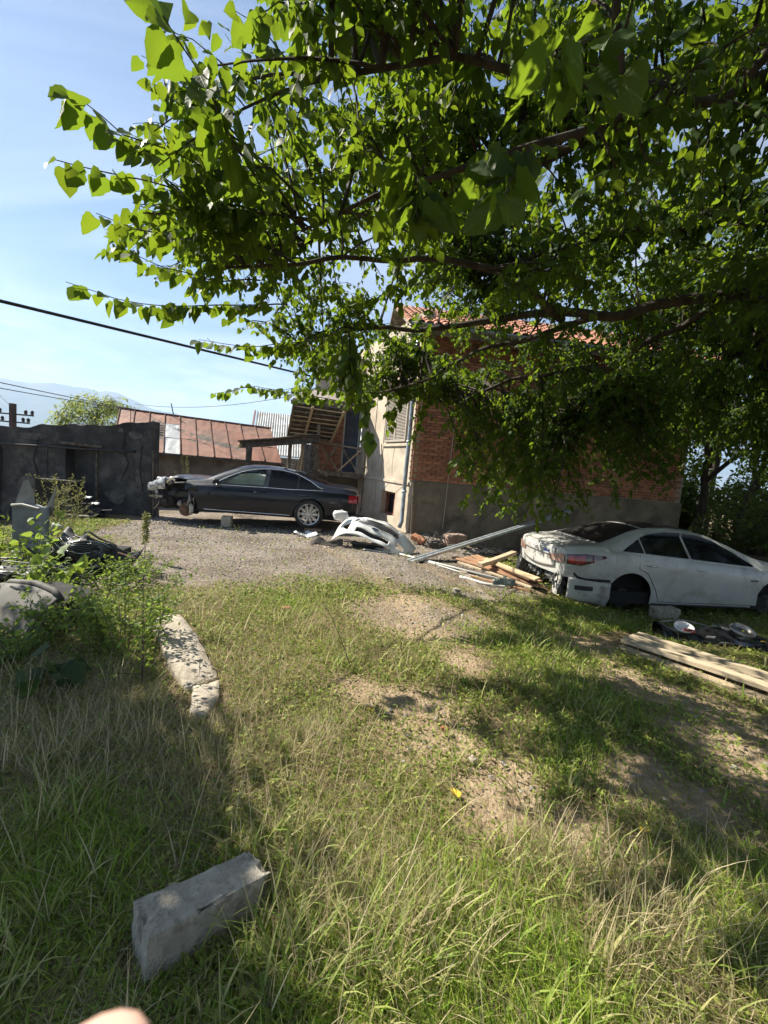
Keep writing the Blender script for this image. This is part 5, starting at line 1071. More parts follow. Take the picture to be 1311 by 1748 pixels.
# ------------------------------------------------------------------ weeds
def weed(name, label, c, n_, h, spread, leaf, m_, TV, TF, sp, lean=(0, 0), group=None, droop=.2, cat="weed", seed=1, stemm=STEMG, start=.15, jit=.3, z=None, br=0):
    z0 = (tzf(c[0], c[1])-.02) if z is None else z; B_ = np.array([c[0], c[1], z0]); t_ = thing(name, label, cat, tuple(B_), group=group); lv_ = Leaves(); st_ = MB()
    for _ in range(n_):
        a = RNG.uniform(0, 2*math.pi); q_ = RNG.uniform(.1, 1)**.6*spread; b0 = np.array([math.cos(a)*q_*.35, math.sin(a)*q_*.35, 0]); e_ = np.array([math.cos(a)*q_+lean[0], math.sin(a)*q_+lean[1], h*RNG.uniform(.55, 1.0)])
        P = bez(b0, (b0+e_)/2+np.array([0, 0, h*.18]), e_, 7); shoot(lv_, st_, P, sp, leaf, .0045, droop, start, jit)
        for b_ in range(br):
            f_ = RNG.uniform(.3, .9); p = P[int(f_*6)]; d = unit(rv(1)[None])[0]; d[2] = abs(d[2])*.6+.25; shoot(lv_, st_, [p, p+d*.5*h*.3, p+d*h*.3], sp, leaf*.85, .003, droop, .1, jit)
    P, D_, N_, S_ = lv_.arrays(); tag(link("foliage", leaf_mesh("foliage", P, D_, N_, S_, TV, TF, seed=seed), m_, t_), kind="stuff"); tag(st_.build("stem", stemm, t_), kind="stuff"); return t_
weed("fleabane_weed", "single tall pale fleabane weed standing before the gravel", (-3.41, 6.1), 2, 1.22, .03, .05, PALEW, LD_V, LD_F, .0035, seed=1, start=.42, droop=-.1, jit=.8)
weed("feathery_weed", "pale feathery weed in front of the dark wall above the scrap", (-5.0, 6.6), 12, 1.32, .33, .05, PALEW, LN_V, LN_F, .016, seed=2, droop=-.2, br=4, start=.3, jit=.45)
weed("goosefoot_weed", "bushy green weed over the pale slab beside the scrap", (-1.95, 3.25), 30, .55, .50, .045, WEEDL, LD_V, LD_F, .020, seed=3, br=4)
weed("goosefoot_weed", "low leafy green weed just left of the bushy one", (-2.55, 3.5), 22, .40, .45, .045, WEEDL, LD_V, LD_F, .020, seed=4, br=3)
weed("goosefoot_weed", "small leafy weed where the gravel meets the grass", (-3.0, 5.3), 22, .34, .5, .045, WEEDL, LD_V, LD_F, .022, seed=5, br=3)
weed("goosefoot_weed", "thin dark-stemmed sapling weed standing over the pale slab", (-1.52, 2.75), 3, .80, .14, .05, WEEDL, LD_V, LD_F, .04, seed=6, br=5, stemm=STEMB)
weed("nettle_weed", "sprig of bright broad leaves in front of the scrap heap", (-3.5, 4.45), 9, .50, .42, .12, WEEDL, LT_V, LT_F, .05, seed=7)
weed("nettle_weed", "sprig of bright leaves at the left edge above the scrap heap", (-4.0, 4.3), 7, 1.0, .30, .085, WEEDL, LT_V, LT_F, .06, seed=8, start=.45)
weed("goosefoot_weed", "tall leafy weed half hiding the scrap at the left edge", (-3.35, 4.0), 16, .48, .45, .055, WEEDL, LD_V, LD_F, .024, seed=14, br=3)
weed("goosefoot_weed", "leafy weed in front of the crumpled black bumper", (-3.05, 4.75), 20, .42, .45, .05, WEEDL, LD_V, LD_F, .024, seed=15, br=3)
weed("goosefoot_weed", "dark low weed in front of the beige-grey panel", (-2.6, 3.0), 22, .30, .45, .05, WEEDL, LD_V, LD_F, .022, seed=16, br=3)
weed("nettle_weed", "leafy sprig growing between torn panel and black bumper", (-4.25, 5.1), 10, .75, .35, .09, WEEDL, LT_V, LT_F, .05, seed=17)
weed("burdock", "dark broad-leaved plant low at the left edge", (-2.05, 2.45), 7, .34, .26, .13, leafmat("dark_broadleaf", (.03,.05,.022), (.05,.075,.03), (.12,.2,.05), tw=.25, rough=.75), LT_V, LT_F, .08, seed=9, droop=.5)
weed("dry_weed", "tuft of pale dry weed behind the dark car's hood", (-4.35, 12.6), 14, .95, .5, .05, leafmat("dry_weed_leaf", (.20,.16,.11), (.30,.25,.17), (.25,.2,.12), tw=.3), LD_V, LD_F, .03, seed=10, br=2, z=-.2)
weed("mullein_weed", "yellowish branching weed between dark wall and shed", (-5.6, 12.0), 7, 1.75, .4, .05, PALEW, LN_V, LN_F, .018, seed=11, start=.3, z=-.25, droop=-.2)
weed("thistle_weed", "thin dark-stemmed weed leaning in the middle of the yard grass", (-.12, 3.2), 1, .55, .05, .02, WEEDL, LN_V, LN_F, .03, lean=(-.28, .1), seed=12, stemm=STEMB)
weed("goosefoot_weed", "tiny weed tuft at the sill of the dark car", (-3.35, 10.0), 9, .22, .22, .03, PALEW, LN_V, LN_F, .02, seed=13)

# ------------------------------------------------------------------ grass
CLEAR = [(3.2,5.05,4.9,3.1,.33),(2.9,4.8,4.6,2.9,.30),(-1.8,3.7,-1.05,2.6,.17),(-.62,1.2,-.36,1.42,.10),(3.8,5.55,5.1,5.5,.22),(1.5,7.6,1.6,6.0,.08),(1.6,8.0,2.7,7.0,.3),(-3.6,5.2,-3.3,5.2,.3),(-3.2,3.6,-2.7,3.5,.25)]
def clear(x, y):
    r = np.ones_like(x)
    for x0, y0, x1, y1, w in CLEAR:
        dx, dy = x1-x0, y1-y0; t_ = np.clip(((x-x0)*dx+(y-y0)*dy)/(dx*dx+dy*dy), 0, 1); d = np.hypot(x-x0-t_*dx, y-y0-t_*dy); r = np.minimum(r, .04+.96*sstep(w*.8, w*1.25, d))
    return r
def blades(name, label, n, kind, seed):
    r = np.random.default_rng(seed)
    # candidate points, denser towards the camera
    M_ = n*(4 if kind != "dry" else 9); yy = .75+(r.uniform(0, 1, M_)**1.65)*9.5; xx = (r.uniform(-1, 1, M_))*(1.0*yy+.9); pr = np.ones(M_)
    gv = gravel_mask(xx, yy); bare = dirt_mask(xx, yy); lu = blobs(LUSH, xx, yy); sw = blobs(STRAW, xx, yy); patch_ = fbm(xx*2.2, yy*2.2, 0, 77, 4); fine = fbm(xx*6, yy*6, 0, 78, 3)
    free = (1-np.clip(gv*1.15, 0, .985))*(1-np.clip(bare*1.6-.15, 0, .90))
    house_ = (yy > 8.2) & (xx > -.5); free = np.where(house_, free*.12, free); free = np.where((xx > 2.2) & (yy > 6.4+.1*(xx-2.2)), free*.05, free)
    free = np.where(yy > 7.5, free*.25, free)*clear(xx, yy)
    if kind == "green": pr = free*(.16+1.0*lu+.55*np.clip(patch_+.1, 0, 1)+.25*np.clip(fine, 0, 1))*(1-.65*sw*(1-lu))
    elif kind == "dry": pr = free*(.10+1.1*sw+.5*np.clip(-patch_, 0, 1))*(1-.5*lu)
    elif kind == "hay": pr = free*(.25+.9*np.clip(sw+.6*(xx < -.6)*(yy < 2.9), 0, 1)+.3*np.clip(fine, 0, 1))*(1-.3*lu)+.03*(1-gv)
    else: pr = clear(xx, yy)*(1-np.clip(gv*1.2, 0, .97))*(.42+.5*np.clip(patch_+.3, 0, 1))*(1-.9*np.clip(bare*1.6-.15, 0, 1))*(1-.3*lu)
    ok = np.where(r.uniform(0, 1.15, M_) < pr)[0][:n]; x = xx[ok]; y = yy[ok]; n = len(x); lu = lu[ok]; sw = sw[ok]
    z = tz(x, y)-.01; d = np.hypot(np.hypot(x, y), 1.5); lod = np.maximum(1, d/2.6)
    ang_ = r.uniform(0, 2*math.pi, n)*.75+r.normal(.4, .8, n)+1.2*noise3(x*1.6, y*1.6, 0, 90); az_ = r.uniform(0, 2*math.pi, n)
    u1 = r.uniform(0, 1, n)
    if kind == "green": h = (.025+.075*u1**1.7)*(1+.6*lu+.25*(y < 1.8))*(1-.25*sstep(2.2, 3.6, y)); wd = .0022+.0024*r.uniform(0, 1, n); lean_ = r.uniform(.3, 1.6, n)
    elif kind == "dry": h = (.05+.17*u1**1.8)*(.6+.5*sw)*(1-.35*sstep(2.2, 3.4, y)); wd = .0013+.0012*r.uniform(0, 1, n); lean_ = r.uniform(.15, 1.5, n)
    elif kind == "hay": h = .06+.16*u1; wd = .0013+.0015*r.uniform(0, 1, n); lean_ = r.uniform(2.2, 6.0, n)
    else: h = .014+.03*u1; wd = .005+.007*r.uniform(0, 1, n); lean_ = r.uniform(.6, 3.0, n)
    wd = wd*lod**.85; h = h*lod**.12; nf = np.sqrt(1+lean_**2); H_ = h/nf; Lh = h*lean_/nf
    dx, dy = np.cos(ang_), np.sin(ang_); sx, sy = -np.sin(az_), np.cos(az_)
    p0 = np.stack([x, y, z], 1); sd = np.stack([sx, sy, np.zeros(n)], 1); zz = np.array([0, 0, 1.]); out = np.stack([dx, dy, np.zeros(n)], 1)
    if kind == "herb": p0[:, 2] += r.uniform(0, .06, n)*(1+0*x)
    mid = p0+out*(Lh*.36)[:, None]+zz*(H_*.62)[:, None]; tip = p0+out*Lh[:, None]+zz*(H_*(1 if kind != "hay" else 1.0))[:, None]
    if kind == "hay": p0[:, 2] += r.uniform(.0, .05, n); mid[:, 2] += r.uniform(.0, .05, n); tip[:, 2] += r.uniform(-.0, .05, n)
    wb = wd*(.5 if kind != "herb" else .12); wm = wd*(.45 if kind != "herb" else .9)
    V = np.stack([p0-sd*wb[:, None], p0+sd*wb[:, None], mid-sd*wm[:, None], mid+sd*wm[:, None], tip], 1).reshape(-1, 3)
    F = (np.array([(0,1,3),(0,3,2),(2,3,4)])[None]+(np.arange(n)*5)[:, None, None]).reshape(-1, 3)
    me = mesh_np(name, V, F)
    c_g = np.array([[.17,.31,.022],[.25,.40,.035],[.34,.46,.055],[.43,.47,.10]]); c_d = np.array([[.48,.40,.22],[.58,.50,.30],[.38,.31,.17],[.64,.56,.36]]); c_h = np.array([[.38,.30,.17],[.50,.41,.25],[.27,.20,.115],[.33,.31,.14]]); c_w = np.array([[.20,.27,.045],[.28,.34,.065],[.38,.39,.11],[.15,.22,.035]])
    tab = {"green": c_g, "dry": c_d, "hay": c_h, "herb": c_w}[kind]; ci = r.integers(0, 4, n); c_ = tab[ci]*r.uniform(.75, 1.2, (n, 1))
    if kind == "green": mixd = (r.uniform(0, 1, n) < .18*(1-lu))[:, None]; c_ = np.where(mixd, c_d[ci]*.8, c_)
    attr(me, "Col", np.repeat(np.concatenate([c_, np.ones((n, 1))], 1), 5, axis=0), 'FLOAT_COLOR')
    o = link(name, me, MATS.get("blade") or colmat("blade")); tag(o, label, "grass" if kind != "herb" else "ground cover", kind="stuff"); print(name, n)
def long_blades(name, label, n, kind, seed):
    r = np.random.default_rng(seed); yy = .8+(r.uniform(0, 1, n*18)**1.4)*5.0; xx = r.uniform(-1, 1, n*18)*(yy+.7); lu = blobs(LUSH, xx, yy); sw = blobs(STRAW, xx, yy); gv = gravel_mask(xx, yy); br_ = dirt_mask(xx, yy); cl_ = np.clip(fbm(xx*3.1, yy*3.1, 0, 99, 3)*2.6-.5, 0, 1)
    pr = clear(xx, yy)*(1-.45*sstep(1.9, 3.2, yy))*(1-np.clip(gv*1.3, 0, 1))*(1-np.clip(br_*1.3, 0, .92))*((.2+.9*lu)*(.06+cl_) if kind == "green" else (.2+.8*sw)*(.12+cl_)); ok = np.where(r.uniform(0, 1.0, n*18) < pr)[0][:n]; x, y = xx[ok], yy[ok]; n = len(x); z = tz(x, y)-.01
    h = (.09+.17*r.uniform(0, 1, n)**1.5) if kind == "green" else (.11+.26*r.uniform(0, 1, n)**1.8); wd = (.0026+.0026*r.uniform(0, 1, n)) if kind == "green" else (.0012+.0010*r.uniform(0, 1, n)); wd = wd*np.maximum(1, np.hypot(x, y)/3)
    lean_ = r.uniform(.3, .95, n) if kind == "green" else r.uniform(.2, 1.35, n); a_ = r.uniform(0, 6.28, n); out = np.stack([np.cos(a_), np.sin(a_), 0*a_], 1); sd = np.stack([-np.sin(a_+r.normal(0, .5, n)), np.cos(a_), 0*a_], 1); arch = 1.0 if kind == "green" else .25; V = []; th = np.stack([lean_*.5+arch*t_*1.3*lean_ for t_ in (0, .33, .66, 1)], 1)
    p = np.stack([x, y, z], 1); pts = [p]
    for k_ in range(4): p = p+(out*np.sin(th[:, k_:k_+1])+np.array([0, 0, 1.])*np.cos(th[:, k_:k_+1]))*(h/4)[:, None]; pts.append(p)
    for k_, f_ in enumerate((.7, 1, .85, .5)): V += [pts[k_]-sd*(wd*f_)[:, None], pts[k_]+sd*(wd*f_)[:, None]]
    V.append(pts[4]); V = np.stack(V, 1).reshape(-1, 3); F = (np.array([(0,1,3),(0,3,2),(2,3,5),(2,5,4),(4,5,7),(4,7,6),(6,7,8)])[None]+(np.arange(n)*9)[:, None, None]).reshape(-1, 3); me = mesh_np(name, V, F)
    tab = np.array([[.20,.29,.05],[.28,.36,.08],[.36,.40,.12],[.42,.40,.17]]) if kind == "green" else np.array([[.55,.46,.27],[.64,.56,.36],[.46,.37,.21],[.60,.50,.30]]); c_ = tab[r.integers(0, 4, n)]*r.uniform(.8, 1.15, (n, 1)); attr(me, "Col", np.repeat(np.concatenate([c_, np.ones((n, 1))], 1), 9, axis=0), 'FLOAT_COLOR')
    tag(link(name, me, MATS.get("blade") or colmat("blade", .6, .42, .3)), label, "grass", kind="stuff"); print(name, n)
long_blades("long_grass", "long arching green grass blades in loose clumps", 5200, "green", 21)
long_blades("straw_stalks", "thin pale straw stalks leaning every way", 4200, "dry", 22)
blades("grass", "green grass blades growing in patches over the yard", 165000, "green", 1)
blades("dry_grass", "tall straw-coloured dry grass standing in the yard", 42000, "dry", 2)
blades("hay", "matted fallen dry grass lying on the soil", 100000, "hay", 3)
blades("ground_cover", "tiny-leaved green ground cover weeds between the grass", 185000, "herb", 4)

# gravel stones
r = np.random.default_rng(11); n = 60000; yy = 2.0+r.uniform(0, 1, n)**1.2*9.3; xx = r.uniform(-6, 4.5, n); g_ = gravel_mask(xx, yy); bare = dirt_mask(xx, yy)
ok = r.uniform(0, 1, n) < np.maximum(g_*.62, .16*bare*(yy < 5.5)); x, y = xx[ok], yy[ok]; n = len(x); s_ = .005+.018*r.uniform(0, 1, n)**3.2; s_ *= np.maximum(1, y/7)
T_ = np.array([(1,0,0),(0,1,0),(-1,0,0),(0,-1,0),(0,0,.7),(.6,.6,.35),(-.6,.55,.3)]); T_F = np.array([(0,5,4),(5,1,4),(1,6,4),(6,2,4),(2,3,4),(3,0,4)])
a = r.uniform(0, 6.28, n); ca, sa = np.cos(a), np.sin(a); Q = T_[None]*r.uniform(.7, 1.2, (n, 7, 1)); V = np.stack([Q[..., 0]*ca[:, None]-Q[..., 1]*sa[:, None], Q[..., 0]*sa[:, None]+Q[..., 1]*ca[:, None], Q[..., 2]], -1)*s_[:, None, None]+np.stack([x, y, tz(x, y)+.004], 1)[:, None]
me = mesh_np("gravel", V.reshape(-1, 3), (T_F[None]+(np.arange(n)*7)[:, None, None]).reshape(-1, 3)); gc = np.array([[.30,.275,.25],[.22,.205,.19],[.40,.375,.345],[.28,.22,.17]])[r.integers(0, 4, n)]*r.uniform(.8, 1.15, (n, 1)); attr(me, "Col", np.repeat(np.concatenate([gc, np.ones((n, 1))], 1), 7, axis=0), 'FLOAT_COLOR')
tag(link("gravel", me, colmat("stone_bits", .9, 0., .15)), "loose grey gravel stones strewn over the yard", "gravel", kind="stuff")
# ------------------------------------------------------------------ stones and concrete
CONC = mat("old_concrete", (.38,.335,.27), (.56,.50,.41), rough=.95, scale=11, bump=1.0, bscale=70, c3=(.25,.215,.17), s3=14)
LIME = mat("pale_limestone", (.34,.295,.235), (.46,.405,.33), rough=.95, scale=5, bump=.6, bscale=30, c3=(.26,.22,.17), s3=6)
def rough_block(name, label, cat, c, d, rotz, m_, seed, amp=.012, tilt=(0, 0), chip=.0, group=None):
    """straight-edged block with chipped edges and a pitted face"""
    bm = bmesh.new(); bmesh.ops.create_cube(bm, size=1); bmesh.ops.subdivide_edges(bm, edges=bm.edges[:], cuts=13, use_grid_fill=True); mn = min(d)
    U_ = np.array([v.co for v in bm.verts]); p = U_*np.array(d); de = np.sort((.5-np.abs(U_))*np.array(d), axis=1); near = np.maximum(0, 1-de[:, 1]/(.07*mn+.010))    # second smallest distance: closeness to an edge
    n1 = noise3(p[:, 0]*26+seed, p[:, 1]*26, p[:, 2]*26, seed); n2 = fbm(p[:, 0]*9+seed, p[:, 1]*9, p[:, 2]*9, seed+3, 3); f = -near*(.08+np.maximum(0., n2+.15)*1.8)*(amp+chip)*1.3+amp*.22*n1
    Q_ = p+np.sign(U_)*(np.abs(U_) > .499)*f[:, None]
    for v, q_ in zip(bm.verts, Q_): v.co = q_
    me = bpy.data.meshes.new(name); bm.to_mesh(me); bm.free(); o = link(name, me, m_, None, c); o.rotation_euler = (tilt[0], tilt[1], rotz); return tag(o, label, cat, group)
rough_block("concrete_block", "weathered concrete block lying alone in the foreground grass", "block", (-.49, 1.30, .065), (.40, .17, .15), math.atan2(.26, .28), CONC, 3, .010, (rad(-8), rad(5)), .009)
def slab(name, label, poly, z, th, m_, seed, tilt=0.):
    c = np.mean(poly, 0); k = MB(); ring = []
    for i in range(len(poly)):
        a, b_ = np.array(poly[i]), np.array(poly[(i+1) % len(poly)])
        for t_ in np.linspace(0, 1, 7)[:-1]: p = a+(b_-a)*t_; p = p+.012*np.array([float(noise3(p[0]*9, p[1]*9, 0, seed)), float(noise3(p[0]*9, p[1]*9, 5, seed))]); ring.append(p-c)
    n_ = len(ring); V = []
    for s_, zz in ((1.0, -th), (1.0, -.012), (.96, 0), (.6, .004), (.25, .006)): V += [(p[0]*s_, p[1]*s_, zz+(.003*float(noise3(p[0]*s_*8, p[1]*s_*8, 0, seed+1)))*(zz > -.01)) for p in ring]
    V.append((0, 0, .006)); F = []
    for r_ in range(4):
        for i in range(n_): F.append((r_*n_+i, r_*n_+(i+1) % n_, (r_+1)*n_+(i+1) % n_, (r_+1)*n_+i))
    F += [(4*n_+i, 4*n_+(i+1) % n_, 5*n_) for i in range(n_)]; k.add(V, F); o = k.build(name, m_, None, smooth=True, loc=(c[0], c[1], z)); o.rotation_euler = (tilt, rad(3), 0); return tag(o, label, "slab")
slab("stone_slab", "long pale flat stone slab beside the bushy weed", [(-1.98,3.68),(-1.80,3.83),(-1.46,3.45),(-1.06,2.88),(-1.20,2.70),(-1.42,2.91)], .06, .09, LIME, 4, rad(2))
slab("stone_slab", "shorter broken pale slab at the lower end of the long one", [(-1.16,2.70),(-1.04,2.83),(-.95,2.63),(-.94,2.38),(-1.06,2.42)], .05, .09, LIME, 6, rad(-2))
for i, (x, y, s_, m_, lb) in enumerate([(.50,2.55,.035,"red","small red brick chip lying on the bare soil track"), (.46,2.66,.028,"g","small grey stone beside the red brick chip"), (.62,2.28,.030,"t","tan pebble on the bare soil below the red chip"), (-.95,4.45,.06,"red","reddish stone at the upper left of the gravel edge"), (.95,2.6,.03,"g","grey pebble on the soil right of the brick chip"), (1.15,6.1,.07,"g","dark lump of asphalt at the gravel edge before the metal rail"), (.15,6.3,.05,"g","flat grey stone in the gravel left of the asphalt lump")]):
    rough_block("stone", lb, "stone", (x, y, tzf(x, y)+s_*.35), (s_*1.5, s_*1.1, s_), i*1.1, {"red": BRICKS[1], "g": CONC, "t": LIME}[m_], 20+i, s_*.12, (0, 0), s_*.2)

# ------------------------------------------------------------------ loose white bumper with grille
BWHITE = mat("bumper_white", (.66,.66,.64), (.72,.72,.70), rough=.4, scale=3, coat=.3, c3=(.56,.55,.52), s3=4)
def make_bumper(name, label, loc, X_, up, scale, shellm, crush, emblem):
    X_ = V3(*X_).normalized(); z0_ = V3(*up); Z_ = (z0_-X_*z0_.dot(X_)).normalized(); Y_ = Z_.cross(X_)
    t = thing(name, label, "bumper", loc); t.rotation_euler = Matrix((X_, Y_, Z_)).transposed().to_euler(); t.scale = (scale,)*3; ns, nv = 72, 26
    def bs(s, v):
        p = np.array([.90*s*(1-.06*s*s), .40*abs(s)**2.4-.06*math.sin(math.pi*v)+.16*max(0, v-.82), .56*v-.10*abs(s)**3*(1-v)])
        if crush: p = p+crush*np.array([math.sin(s*5.1+v*3.7)+.5*math.sin(s*11.3-v*7.9+1), math.sin(s*4.3-v*4.1+2)+.6*math.sin(s*12.7+v*9.3), math.sin(s*6.1+v*2.9+4)+.4*math.sin(s*14.1-v*6.3)])*np.array([.35, .7, .55])
        return V3(*p)
    def opening(s, v):
        if abs(s) < .56-.12*abs(v-.66) and .50 < v < .80: return True
        if abs(s) < .42 and .10 < v < .30: return True
        if .60 < abs(s) < .80 and .16 < v < .46 and (abs(s)-.60) < .9*(v-.10): return True
        return abs(s) < .5 and v > .90
    ss = np.linspace(-1, 1, ns); G_ = [[tuple(bs(s, v)) for v in np.linspace(0, 1, nv)] for s in ss]; kp = [[not opening((ss[i]+ss[i+1])/2, (j+.5)/(nv-1)) for j in range(nv-1)] for i in range(ns-1)]
    k = MB(); k.grid(G_, kp); k.build("shell", shellm, t, smooth=True, solid=.008)
    for i in range(6):
        v = .52+.05*i; k = MB(); k.tube([bs(s, v)+V3(0, .02, 0) for s in np.linspace(-.53, .53, 16)], .010, 6); k.build("grille_bar", mat("grille_grey", (.10,.10,.105), (.20,.20,.20), rough=.35, metal=.5), t, smooth=True)
    k = MB(); k.grid([[tuple(bs(s, v)+V3(0, .06, 0)) for v in np.linspace(.50, .80, 4)] for s in np.linspace(-.55, .55, 14)]); k.grid([[tuple(bs(s, v)+V3(0, .06, 0)) for v in np.linspace(.10, .30, 3)] for s in np.linspace(-.42, .42, 12)]); k.build("grille_back", BLACK, t, smooth=True)
    k = MB(); k.tube([bs(s, .97)+V3(0, .03, .02) for s in np.linspace(-.6, .6, 14)], .018, 6); k.build("top_rail", shellm, t, smooth=True)
    k = MB(); k.tube([bs(s, .50)+V3(0, -.004, -.004) for s in np.linspace(-.52, .52, 14)]+[bs(s, .80)+V3(0, -.004, .004) for s in np.linspace(.52, -.52, 14)]+[bs(-.52, .50)+V3(0, -.004, -.004)], .007, 5); k.build("grille_trim", CHROME, t, smooth=True)
    for s in (-.9, -.6, .6, .9):
        k = MB(); k.box(bs(s, .93)+V3(0, .02, .01), (.05, .04, .02)); k.build("clip", BLACK, t)
    if emblem:
        k = MB(); c_ = bs(0, .44); P = []
        for f_ in (1., .98): P.append([(c_.x+.075*f_*math.cos(a), c_.y-.012-(.006 if f_ < 1 else 0), c_.z+.032*f_*math.sin(a)) for a in np.linspace(0, 2*math.pi, 21)])
        k.grid(P); k.add(P[1][:-1], [tuple(range(20))]); k.build("emblem", mat("emblem_navy", (.03,.04,.07), rough=.2), t)["label"] = "small dark oval emblem below the grille"
    return t
make_bumper("loose_bumper", "white front bumper with dark grille lying on the gravel before the house", (-.24, 8.55, .12), (.933, -.262, -.247), (.12, .74, .66), 1.0, BWHITE, .025, True)
def sheet(name, label, cat, pts_fn, nu, nv_, m_, loc, rot=(0, 0, 0), solid=.006, seed=1, amp=.02, fr=5., ragged=True, group=None):
    """crumpled torn sheet"""
    G_ = np.array([[pts_fn(i/(nu-1), j/(nv_-1)) for j in range(nv_)] for i in range(nu)], float); x_, y_, z_ = [G_[..., q_].copy() for q_ in range(3)]
    for q_ in range(3): G_[..., q_] += amp*fbm(x_*fr+seed, y_*fr, z_*fr, seed+q_, 3)
    uu__, vv__ = np.meshgrid((np.arange(nu-1)+.5)/(nu-1), (np.arange(nv_-1)+.5)/(nv_-1), indexing='ij'); ed = np.minimum(np.minimum(uu__, 1-uu__), np.minimum(vv__, 1-vv__)); kp = ~(ragged & (ed < .10+.10*noise3(uu__*7, vv__*7, 0, seed+9)))
    k = MB(); k.grid(G_, kp); o = k.build(name, m_, None, smooth=True, solid=solid, loc=loc); o.rotation_euler = rot; return tag(o, label, cat, group)
LINER = mat("liner_felt", (.055,.048,.042), (.10,.09,.08), rough=.95, scale=12, bump=.5)
sheet("wheel_liner", "torn dark grey wheel-arch liner on the gravel left of the white bumper", "wheel liner", lambda u, v: (-.45+.8*u, -.1+.12*v, (.02+.48*u*(1.25-u)*v+.05*math.sin(u*9)*v)), 22, 12, LINER, (-1.08, 8.75, -.14), (0, 0, -.1), seed=3, amp=.03)
PLAS = mat("pale_plastic_film", (.50,.53,.55), (.66,.68,.69), rough=.35, scale=6)
sheet("plastic_film", "crumpled pale plastic film by the dark car's rear wheel", "plastic film", lambda u, v: (-.35+.7*u, -.25+.5*v, .03+.05*math.sin(u*7+v*5)), 16, 12, PLAS, (-1.75, 10.05, -.17), seed=7, amp=.06, fr=7.)
sheet("plastic_film", "crumpled white foil ball at the left end of the loose bumper", "plastic film", lambda u, v: (.14*math.cos(u*6.2)*math.sin(.2+v*2.7), .12*math.sin(u*6.2)*math.sin(.2+v*2.7), .12-.12*math.cos(.2+v*2.7)), 14, 10, mat("white_foil", (.66,.66,.66), (.75,.75,.75), rough=.4), (-.93, 9.1, .36), seed=8, amp=.05, fr=9., ragged=False)
rough_block("brick_chock", "brown block wedged under the dark car's rear wheel", "block", (-1.72, 10.52, -.13), (.42, .22, .13), .1, mat("brown_board", (.20,.13,.085), (.28,.20,.14), rough=.9), 31, .008, (0, 0), .005)
rough_block("concrete_block", "grey block propping the dark car's sill", "block", (-3.82, 10.42, -.06), (.24, .20, .26), .1, CONC, 32, .010)
rough_block("concrete_block", "shadowed grey block under the white sedan's sill", "block", (4.62, 6.72, -.36), (.40, .2, .24), .15, CONC, 33, .010)
rough_block("clay_pipe_piece", "broken orange terracotta piece lying by the house corner", "rubble", (.86, 9.9, .0), (.34, .2, .12), -.5, BRICKS[1], 34, .012, (.2, .3), .01)
rough_block("rubble_lump", "dusty pinkish rubble lump behind the tangled scrap", "rubble", (1.75, 10.2, .0), (.5, .3, .3), .3, mat("pink_rubble", (.22,.15,.12), (.32,.24,.19), rough=.95), 35, .02, (0, 0), .03)
def tangle(name, label, c, n_, ext, m_, seed, r_=(.006, .016), up=.5):
    random.seed(seed); k = MB()
    for i in range(n_):
        a = V3(random.uniform(-ext[0], ext[0]), random.uniform(-ext[1], ext[1]), random.uniform(0, ext[2]*.4)); b_ = a+V3(random.uniform(-ext[0], ext[0]), random.uniform(-.1, .1), random.uniform(0, ext[2])*up+.05); k.tube([a, a.lerp(b_, .5)+V3(random.uniform(-.06, .06), 0, .05), b_], random.uniform(*r_), 5)
    crumple(k, (0, .05, .08), (ext[0]*1.6, ext[1]*1.4, ext[2]*.5), .3, seed); return tag(k.build(name, m_, None, loc=c), label, "scrap")
tangle("scrap_tangle", "tangle of dark wire and twigs on the ground below the plinth", (1.25, 9.6, -.15), 16, (.30, .15, .5), mat("dark_twigs", (.06,.052,.045), (.13,.115,.10), rough=.8), 5)
tangle("scrap_tangle", "low dark scrap in the shade under the loose bumper", (-.25, 8.9, -.15), 10, (.5, .2, .15), BLACK, 6)
tangle("scrap_tangle", "dark debris heap in the shadow at the plinth's foot", (2.4, 9.6, -.25), 18, (.6, .3, .35), BLACK, 7)

# ------------------------------------------------------------------ metal rail, pipes and boards by the white sedan
def channel(name, label, a, b_, w_, h_, m_):
    a = V3(*a); b_ = V3(*b_); d = (b_-a).normalized(); sd = d.cross(V3(0, 0, 1)).normalized(); up = sd.cross(d); k = MB(); prof = [(-w_, h_), (-w_, 0), (-w_*.35, 0), (-w_*.25, h_*.25), (w_*.25, h_*.25), (w_*.35, 0), (w_, 0), (w_, h_)]
    k.grid([[tuple(a+d*t_+sd*p_[0]+up*(-p_[1])-a) for p_ in prof] for t_ in np.linspace(0, (b_-a).length, 8)]); return tag(k.build(name, m_, None, solid=.004, loc=a), label, "rail")
channel("metal_rail", "long galvanised channel rail slanting up from the gravel to the brick house", (.54, 7.95, -.11), (5.03, 11.6, .87), .075, .05, mat("galvanised_rail", (.36,.40,.42), (.52,.56,.58), rough=.38, metal=.6, scale=9, rvar=.2))
def pipe(label, pts, r_, m_, name="pipe"): k = MB(); k.tube(pts, r_, 8); return tag(k.build(name, m_, None, smooth=True), label, "pipe")
pipe("thin white pipe on the ground running under the metal rail", [(-.12,8.87,-.10),(1.1,8.0,-.13),(2.55,7.0,-.17)], .020, mat("pvc_white", (.58,.57,.53), (.66,.65,.61), rough=.5))
pipe("second thin pale pipe lying right of the loose bumper", [(-.35,8.7,-.12),(.48,8.52,-.12),(1.4,7.6,-.15),(2.1,7.1,-.2)], .014, MATS["pvc_white"])
pipe("bent pale conduit curling beside the scattered boards", [(1.40,7.25,-.16),(1.75,6.95,-.17),(2.05,6.85,-.17),(2.2,7.0,-.15)], .022, MATS["pvc_white"])
